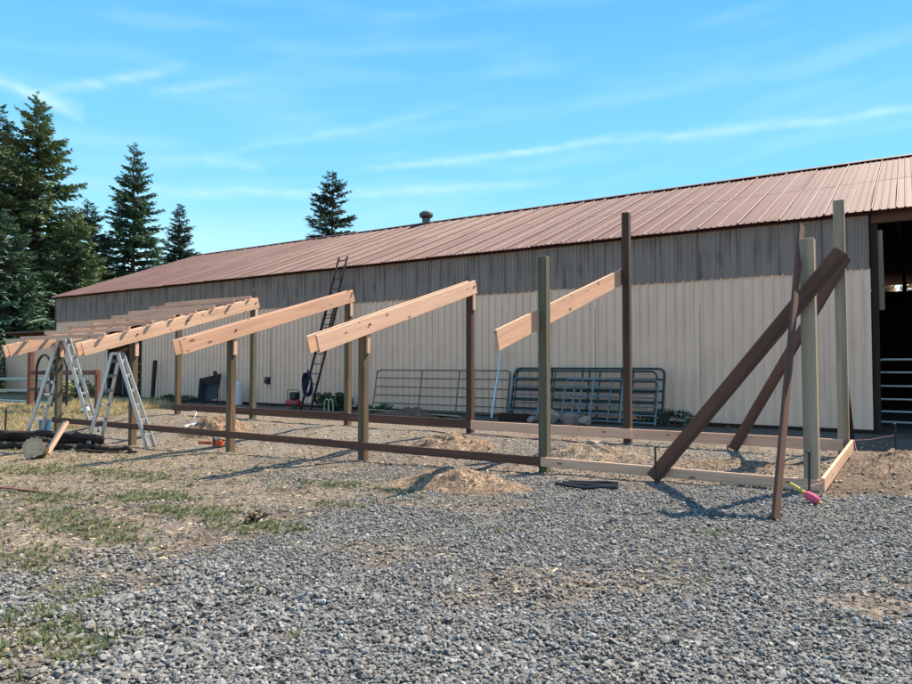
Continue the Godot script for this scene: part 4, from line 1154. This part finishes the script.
# ------------------------------------------------------------------ right side
func make_right_items() -> void:
	var names := ["black steel stake at the foot of the wide front brace", "black steel stake at the front corner beside the pink reel", "black steel stake at the foot of the rear brace", "black steel stake in the dug dirt at the right edge, holding the pink string"]
	var spots := [[-2.8, -8.95, 0.5], [-0.98, -8.55, 0.55], [-2.75, -12.9, 0.42], [-0.26, -13.3, 0.52]]
	for k in 4:
		var s: Array = spots[k]
		var y := gh(s[0], s[1])
		var st := thing("steel_stake", names[k], "stake", Vector3(s[0], y, s[1]), "steel layout stakes")
		put(tube([Vector3(0, -0.15, 0), Vector3(rng.randf_range(-0.02, 0.02), s[2], 0)], 0.013, 7), "rod", M.black_steel, st)
		put(lathe([Vector2(0.019, float(s[2]) - 0.02), Vector2(0.02, float(s[2])), Vector2(0, float(s[2]) + 0.006)], 8), "head", M.black_steel, st)
	# reel of pink string on a yellow handle
	var reel := thing("string_reel", "pink string reel with yellow handle lying on the gravel by the corner stake", "string reel", Vector3(-1.0, gh(-1.0, -8.4) + 0.11, -8.4))
	var ry := Vector3(0.8, -0.42, 0.3).normalized()
	var rx := ry.cross(Vector3.UP).normalized()
	var rbas := Basis(rx, ry, rx.cross(ry))
	put(lathe([Vector2(0, -0.02), Vector2(0.024, 0.0), Vector2(0.045, 0.03), Vector2(0.043, 0.045), Vector2(0.05, 0.06), Vector2(0.047, 0.075), Vector2(0.052, 0.09), Vector2(0.048, 0.105), Vector2(0.049, 0.12), Vector2(0.042, 0.14), Vector2(0.02, 0.17), Vector2(0, 0.175)], 14), "spool", M.pink, reel, Transform3D(rbas, Vector3.ZERO))
	put(lathe([Vector2(0, -0.19), Vector2(0.018, -0.185), Vector2(0.021, -0.1), Vector2(0.022, 0.0)], 12), "handle", M.yellow, reel, Transform3D(rbas, Vector3.ZERO))
	put(lathe([Vector2(0.02, 0.165), Vector2(0.018, 0.2), Vector2(0, 0.204)], 10), "tip", M.yellow, reel, Transform3D(rbas, Vector3.ZERO))
	var s1 := put(tube([Vector3(-0.8, 0.29, -12.8), Vector3(-0.6, 0.30, -12.95), Vector3(-0.26, 0.36, -13.3)], 0.0035, 5), "string_line", M.string, self)
	tag(s1, "taut pink string from the end board to the right stake", "string")
	var s2 := put(tube([Vector3(-0.8, 0.3, -12.8), Vector3(-0.77, 0.2, -12.6), Vector3(-0.74, 0.14, -12.4), Vector3(-0.7, 0.1, -12.1)], 0.0035, 5), "string_line", M.string, self)
	tag(s2, "slack pink string end hanging off the rear corner of the end board", "string")
	var s3 := put(tube([Vector3(-0.98, 0.16, -8.55), Vector3(-0.95, 0.13, -8.9), Vector3(-0.9, 0.12, -9.24)], 0.0035, 5), "string_line", M.string, self)
	tag(s3, "short pink string from the front corner stake to the end board", "string")
	# black strips of pipe beside the green post
	var nm := ["longest black pipe strip on the gravel right of the greenish post", "middle black pipe strip on the gravel right of the greenish post", "shortest black pipe strip on the gravel right of the greenish post"]
	for k in 3:
		var pts := []
		for q in 5:
			var x := -3.95 + 0.06 * k + q * (0.22 - 0.03 * k)
			var z := -8.35 - 0.09 * k - 0.02 * q * (k - 1)
			pts.append(Vector3(x, gh(x, z) + 0.035, z))
		var o := put(tube(pts, 0.022, 8), "pipe_strip", M.black, self)
		tag(o, nm[k], "pipe", "black pipe strips")

# ------------------------------------------------------------------ dirt mounds
var mounds := []

func mound_y(m: Dictionary, x: float, z: float) -> float:
	var d := Vector2((x - m.at.x) / m.rx, (z - m.at.y) / m.rz)
	var an := d.angle()
	var f: float = d.length() / (1.0 + 0.28 * m.n1.get_noise_2d(cos(an) * 0.8 + m.seed, sin(an) * 0.8))
	if f > 1.0: return -100.0
	var prof := pow(maxf(0.0, cos(f * PI * 0.5)), 1.35)
	return gh(x, z) + m.h * prof * (1.0 + 0.55 * m.n1.get_noise_2d(x * 1.3, z * 1.3)) + 0.05 * m.n2.get_noise_2d(x, z) * (1.0 - f * 0.7) - 0.03 * f * f

func mound(label: String, at: Vector2, rx: float, rz: float, h: float, seed_: int, tone: Color) -> void:
	var m := {at = at, rx = rx, rz = rz, h = h, seed = seed_, n1 = ns(seed_, 1.6, 4), n2 = ns(seed_ + 1, 6.0, 4), tone = tone}
	mounds.append(m)
	var st := start()
	var rings := 26
	var seg := 72
	var grid := []
	for i in rings + 1:
		var f := float(i) / rings * 0.998
		var row := []
		for k in seg:
			var an := TAU * k / seg
			var wob: float = 1.0 + 0.28 * m.n1.get_noise_2d(cos(an) * 0.8 + seed_, sin(an) * 0.8)
			var x := at.x + cos(an) * f * rx * wob
			var z := at.y + sin(an) * f * rz * wob
			var y := mound_y(m, x, z)
			if y < -50.0: y = gh(x, z) - 0.03
			row.append(Vector3(x, y, z))
		grid.append(row)
	st.set_smooth_group(0)
	for i in rings:
		for k in seg:
			var k2 := (k + 1) % seg
			var q := [grid[i][k], grid[i + 1][k], grid[i + 1][k2], grid[i][k2]]
			for j in [0, 1, 2, 0, 2, 3]:
				var p: Vector3 = q[j]
				var v: float = 1.0 + 0.7 * m.n2.get_noise_2d(p.x * 0.7, p.z * 0.7 + 5.0)
				var c := tone.lerp(Color(0.40, 0.27, 0.18), clamp(0.2 + 1.6 * m.n1.get_noise_2d(p.x * 1.6 + 9.0, p.z * 1.6), 0.0, 0.8))
				st.set_color(Color(c.r * v, c.g * v, c.b * v))
				st.set_uv(Vector2(p.x, p.z))
				st.add_vertex(p)
	st.index()
	st.generate_normals()
	var o := put(st.commit(), "dirt_mound", M.ground, self)
	tag(o, label, "dirt mound", "dirt mounds from the post holes")

func make_mounds() -> void:
	mound("largest tan dirt mound in front of the skirt board left of the greenish post", Vector2(-5.05, -7.75), 1.25, 0.65, 0.21, 71, Color(0.54, 0.375, 0.25))
	mound("tan dirt mound inside the frame behind the dark front skirt board", Vector2(-7.45, -11.1), 1.15, 0.7, 0.22, 72, Color(0.58, 0.40, 0.275))
	mound("orange dirt mound behind the chainsaw", Vector2(-14.6, -11.1), 1.1, 0.8, 0.34, 73, Color(0.56, 0.37, 0.24))
	mound("low pale dirt heap right of the greenish post inside the frame", Vector2(-4.6, -11.2), 1.1, 0.7, 0.14, 74, Color(0.50, 0.39, 0.29))
	mound("reddish dirt heap at the foot of the single brown gate", Vector2(-11.9, -15.6), 1.6, 0.7, 0.24, 75, Color(0.36, 0.24, 0.17))
	mound("rough dug earth heap just outside the end board", Vector2(-0.12, -11.5), 0.62, 1.5, 0.14, 77, Color(0.34, 0.24, 0.165))
	mound("low rough earth heap at the right edge of the picture", Vector2(1.0, -11.6), 0.9, 1.2, 0.14, 78, Color(0.33, 0.24, 0.17))
	mound("low brown spoil heap behind the pale front skirt board", Vector2(-2.2, -10.9), 1.2, 0.7, 0.1, 76, Color(0.38, 0.28, 0.20))

# ------------------------------------------------------------------ gravel, litter, grass
func scatter(called: String, meshes: Array, m: Material, xfs: Array, cols: Array, label: String, category: String) -> void:
	var root := Node3D.new()
	root.name = numbered(called)
	add_child(root)
	tag(root, label, category, "", "stuff")
	for k in meshes.size():
		if xfs[k].is_empty(): continue
		var mm := MultiMesh.new()
		mm.transform_format = MultiMesh.TRANSFORM_3D
		mm.use_colors = true
		mm.mesh = meshes[k]
		mm.instance_count = xfs[k].size()
		for i in xfs[k].size():
			mm.set_instance_transform(i, xfs[k][i])
			mm.set_instance_color(i, cols[k][i])
		var o := MultiMeshInstance3D.new()
		o.multimesh = mm
		o.material_override = m
		o.name = called + "_pieces"
		o.set_meta("kind", "stuff")
		root.add_child(o, true)

func pick_spot(rmin: float, rmax: float, power: float) -> Vector2:
	# spread over the yard, thinner with the distance from the near edge of the yard
	var f := pow(rng.randf(), power)
	var rad := lerpf(rmin, rmax, f)
	var an := deg_to_rad(33.5 + rng.randf_range(-64.0, 48.0))
	return Vector2(-sin(an) * rad, -cos(an) * rad)

func make_gravel() -> void:
	var kinds := 8
	var meshes := []; var xfs := []; var cols := []
	for k in kinds:
		meshes.append(rock_mesh(500 + k)); xfs.append([]); cols.append([])
	var tries := 680000
	for i in tries:
		var p := pick_spot(1.9, 14.0, 1.25)
		var g := gravel_amount(p.x, p.y)
		if rng.randf() > g * 1.05 + 0.035: continue
		var inside := p.y < -9.3 and p.x < -1.0
		if p.y < -13.4: continue
		if rng.randf() < 0.7 * green_amount(p.x, p.y): continue
		var s := 0.0075 + 0.028 * pow(rng.randf(), 2.9)
		var near_left := p.x < -3.2 and p.y > -3.6
		if near_left and rng.randf() < 0.3: s *= 1.6
		elif rng.randf() < 0.03: s *= 1.7
		var b := Basis.from_euler(Vector3(rng.randf_range(-0.5, 0.5), rng.randf() * TAU, rng.randf_range(-0.5, 0.5)))
		b = b * Basis.from_scale(Vector3(s * rng.randf_range(0.8, 1.35), s * rng.randf_range(0.35, 0.8), s))
		var k := rng.randi() % kinds
		xfs[k].append(Transform3D(b, Vector3(p.x, gh(p.x, p.y) + s * rng.randf_range(0.0, 0.5), p.y)))
		var v := 0.085 + 0.165 * pow(rng.randf(), 1.3)
		if rng.randf() < 0.05: v *= 1.6
		if inside: v *= 1.35
		var warm := rng.randf_range(-0.02, 0.03) + (0.05 if inside or g < 0.5 else 0.0)
		cols[k].append(Color(v * (1.02 + warm), v, v * (0.985 - warm * 1.5)))
	scatter("gravel", meshes, M.stone, xfs, cols, "grey crushed stone covering the yard in the foreground", "gravel")
	# clods and crumbs of dug soil
	xfs = []; cols = []
	for k in kinds: xfs.append([]); cols.append([])
	for i in 26000:
		var p := pick_spot(3.0, 22.0, 0.9)
		if p.y < -15.5: continue
		if gravel_amount(p.x, p.y) > 0.6: continue
		var dug := p.x > -1.3 and p.y < -9.4
		var s := 0.012 + 0.03 * pow(rng.randf(), 3.0) * (1.6 if dug else 1.0)
		var b := Basis.from_euler(Vector3(rng.randf() * TAU, rng.randf() * TAU, 0)).scaled(Vector3(s, s * 0.8, s))
		var k := rng.randi() % kinds
		xfs[k].append(Transform3D(b, Vector3(p.x, gh(p.x, p.y) + s * 0.2, p.y)))
		var t := rng.randf()
		var v := rng.randf_range(0.5, 1.3)
		var c := Color(0.22, 0.155, 0.105).lerp(Color(0.40, 0.31, 0.21), t)
		cols[k].append(Color(c.r * v, c.g * v, c.b * v))
	for m in mounds:
		for i in int(900 * m.rx * m.rz / 0.5):
			var an := rng.randf() * TAU
			var f := sqrt(rng.randf()) * 1.15 if rng.randf() < 0.8 else rng.randf_range(0.9, 1.6)
			var x: float = m.at.x + cos(an) * f * m.rx
			var z: float = m.at.y + sin(an) * f * m.rz
			var y := maxf(mound_y(m, x, z), gh(x, z))
			var s := 0.008 + 0.03 * pow(rng.randf(), 4.0)
			var k := rng.randi() % kinds
			xfs[k].append(Transform3D(Basis.from_euler(Vector3(rng.randf() * TAU, rng.randf() * TAU, 0)).scaled(Vector3(s, s * 0.8, s)), Vector3(x, y + s * 0.2, z)))
			var v := rng.randf_range(0.35, 0.85)
			cols[k].append(Color(m.tone.r * v, m.tone.g * v, m.tone.b * v))
	scatter("soil_clods", meshes, M.stone, xfs, cols, "crumbs and clods of brown soil scattered over the dirt", "soil")

func blade_mesh(blades: int, spread: float, seed_: int, wide: float) -> ArrayMesh:
	var r := RandomNumberGenerator.new(); r.seed = seed_
	var v := PackedVector3Array(); var n := PackedVector3Array(); var c := PackedColorArray()
	for i in blades:
		var an := r.randf() * TAU
		var out := Vector3(cos(an), 0, sin(an))
		var root := out * r.randf() * spread * 0.4
		var h := r.randf_range(0.5, 1.0)
		var bend := r.randf_range(0.1, 0.9) * spread * 1.6
		var side := Vector3(-out.z, 0, out.x) * wide
		var mid := root + Vector3.UP * h * 0.6 + out * bend * 0.35
		var tip := root + Vector3.UP * h * (1.0 - bend * 0.25) + out * bend
		var sh := r.randf_range(0.7, 1.25)
		for t in [[root - side, root + side, mid + side * 0.7], [root - side, mid + side * 0.7, mid - side * 0.7], [mid - side * 0.7, mid + side * 0.7, tip]]:
			var nn: Vector3 = (t[1] - t[0]).cross(t[2] - t[0]).normalized()
			if nn.y > 0.0: t.reverse()
			else: nn = -nn
			for q: Vector3 in t:
				v.append(q); n.append(nn); c.append(Color(sh, sh, sh))
	return mesh_from(v, n, c)

func make_grass() -> void:
	var meshes := []; var xfs := []; var cols := []
	for k in 4:
		meshes.append(blade_mesh(16, 0.7, 800 + k, 0.04)); xfs.append([]); cols.append([])
	for i in 70000:
		var p := Vector2(rng.randf_range(-15.0, 0.5), rng.randf_range(-8.6, -1.2))
		var g := green_amount(p.x, p.y)
		var thin: float = 0.10 * smoothstep(-4.6, -7.0, p.x) * smoothstep(0.0, 0.35, noise_b.get_noise_2d(p.x * 0.8 + 4.0, p.y * 0.8))
		if rng.randf() > maxf(g * 0.8 - 0.08, thin): continue
		var s := rng.randf_range(0.025, 0.07)
		var k := rng.randi() % 4
		xfs[k].append(Transform3D(Basis(Vector3.UP, rng.randf() * TAU).scaled(Vector3(s, s, s)), Vector3(p.x, gh(p.x, p.y) - 0.003, p.y)))
		var c := Color(0.09, 0.13, 0.045).lerp(Color(0.24, 0.22, 0.10), pow(rng.randf(), 2.0))
		cols[k].append(c)
	scatter("grass", meshes, M.leaf, xfs, cols, "short green grass in patches on the dirt and gravel", "grass")
	# dry grass and straw on the left
	meshes = []; xfs = []; cols = []
	for k in 4:
		meshes.append(blade_mesh(18, 0.6, 830 + k, 0.018)); xfs.append([]); cols.append([])
	for i in 44000:
		var p := Vector2(rng.randf_range(-34.0, -5.5), rng.randf_range(-16.5, -2.0))
		var s := 0.0
		var d := Vector2((p.x + 24.5) / 4.5, (p.y + 11.2) / 2.4).length()
		if d < 1.0: s = rng.randf_range(0.07, 0.22)
		var d2 := Vector2((p.x + 24.0) / 2.6, (p.y + 14.2) / 1.2).length()
		if d2 < 1.0 and rng.randf() < 0.5: s = rng.randf_range(0.15, 0.45)
		if s == 0.0:
			if p.y < -9.0 and p.x > -19.0: continue
			if gravel_amount(p.x, p.y) > 0.4: continue
			if rng.randf() > smoothstep(-5.0, -16.0, p.x) * 0.8 + 0.1: continue
			s = rng.randf_range(0.02, 0.08)
		var k := rng.randi() % 4
		var b := Basis(Vector3.UP, rng.randf() * TAU).rotated(Vector3.RIGHT, rng.randf_range(-1.25, 1.25))
		xfs[k].append(Transform3D(b.scaled(Vector3(s, s, s)), Vector3(p.x, gh(p.x, p.y) - 0.01, p.y)))
		var v := rng.randf_range(0.7, 1.2)
		cols[k].append(Color(0.52 * v, 0.41 * v, 0.21 * v))
	scatter("dry_grass", meshes, M.leaf, xfs, cols, "dry straw coloured grass on the dirt at the left", "dry grass")
	# chips, bark and straw lying flat
	var chip := cbox(Vector3(1.0, 0.12, 0.22), 0.03)
	xfs = [[]]; cols = [[]]
	for i in 9500:
		var p := Vector2(rng.randf_range(-20.0, -0.8), rng.randf_range(-12.6, -2.0))
		if gravel_amount(p.x, p.y) > 0.45 and rng.randf() < 0.96: continue
		var s := rng.randf_range(0.02, 0.09)
		var b := Basis.from_euler(Vector3(rng.randf_range(-0.15, 0.15), rng.randf() * TAU, rng.randf_range(-0.15, 0.15))).scaled(Vector3(s, s, s))
		xfs[0].append(Transform3D(b, Vector3(p.x, gh(p.x, p.y) + s * 0.06, p.y)))
		var v := rng.randf_range(0.5, 1.2)
		var c := Color(0.10, 0.065, 0.045) if rng.randf() < 0.6 else Color(0.55, 0.42, 0.27)
		cols[0].append(Color(c.r * v, c.g * v, c.b * v))
	scatter("wood_chips", [chip], M.tinted, xfs, cols, "wood chips and bark scraps scattered over the dirt", "wood chips")
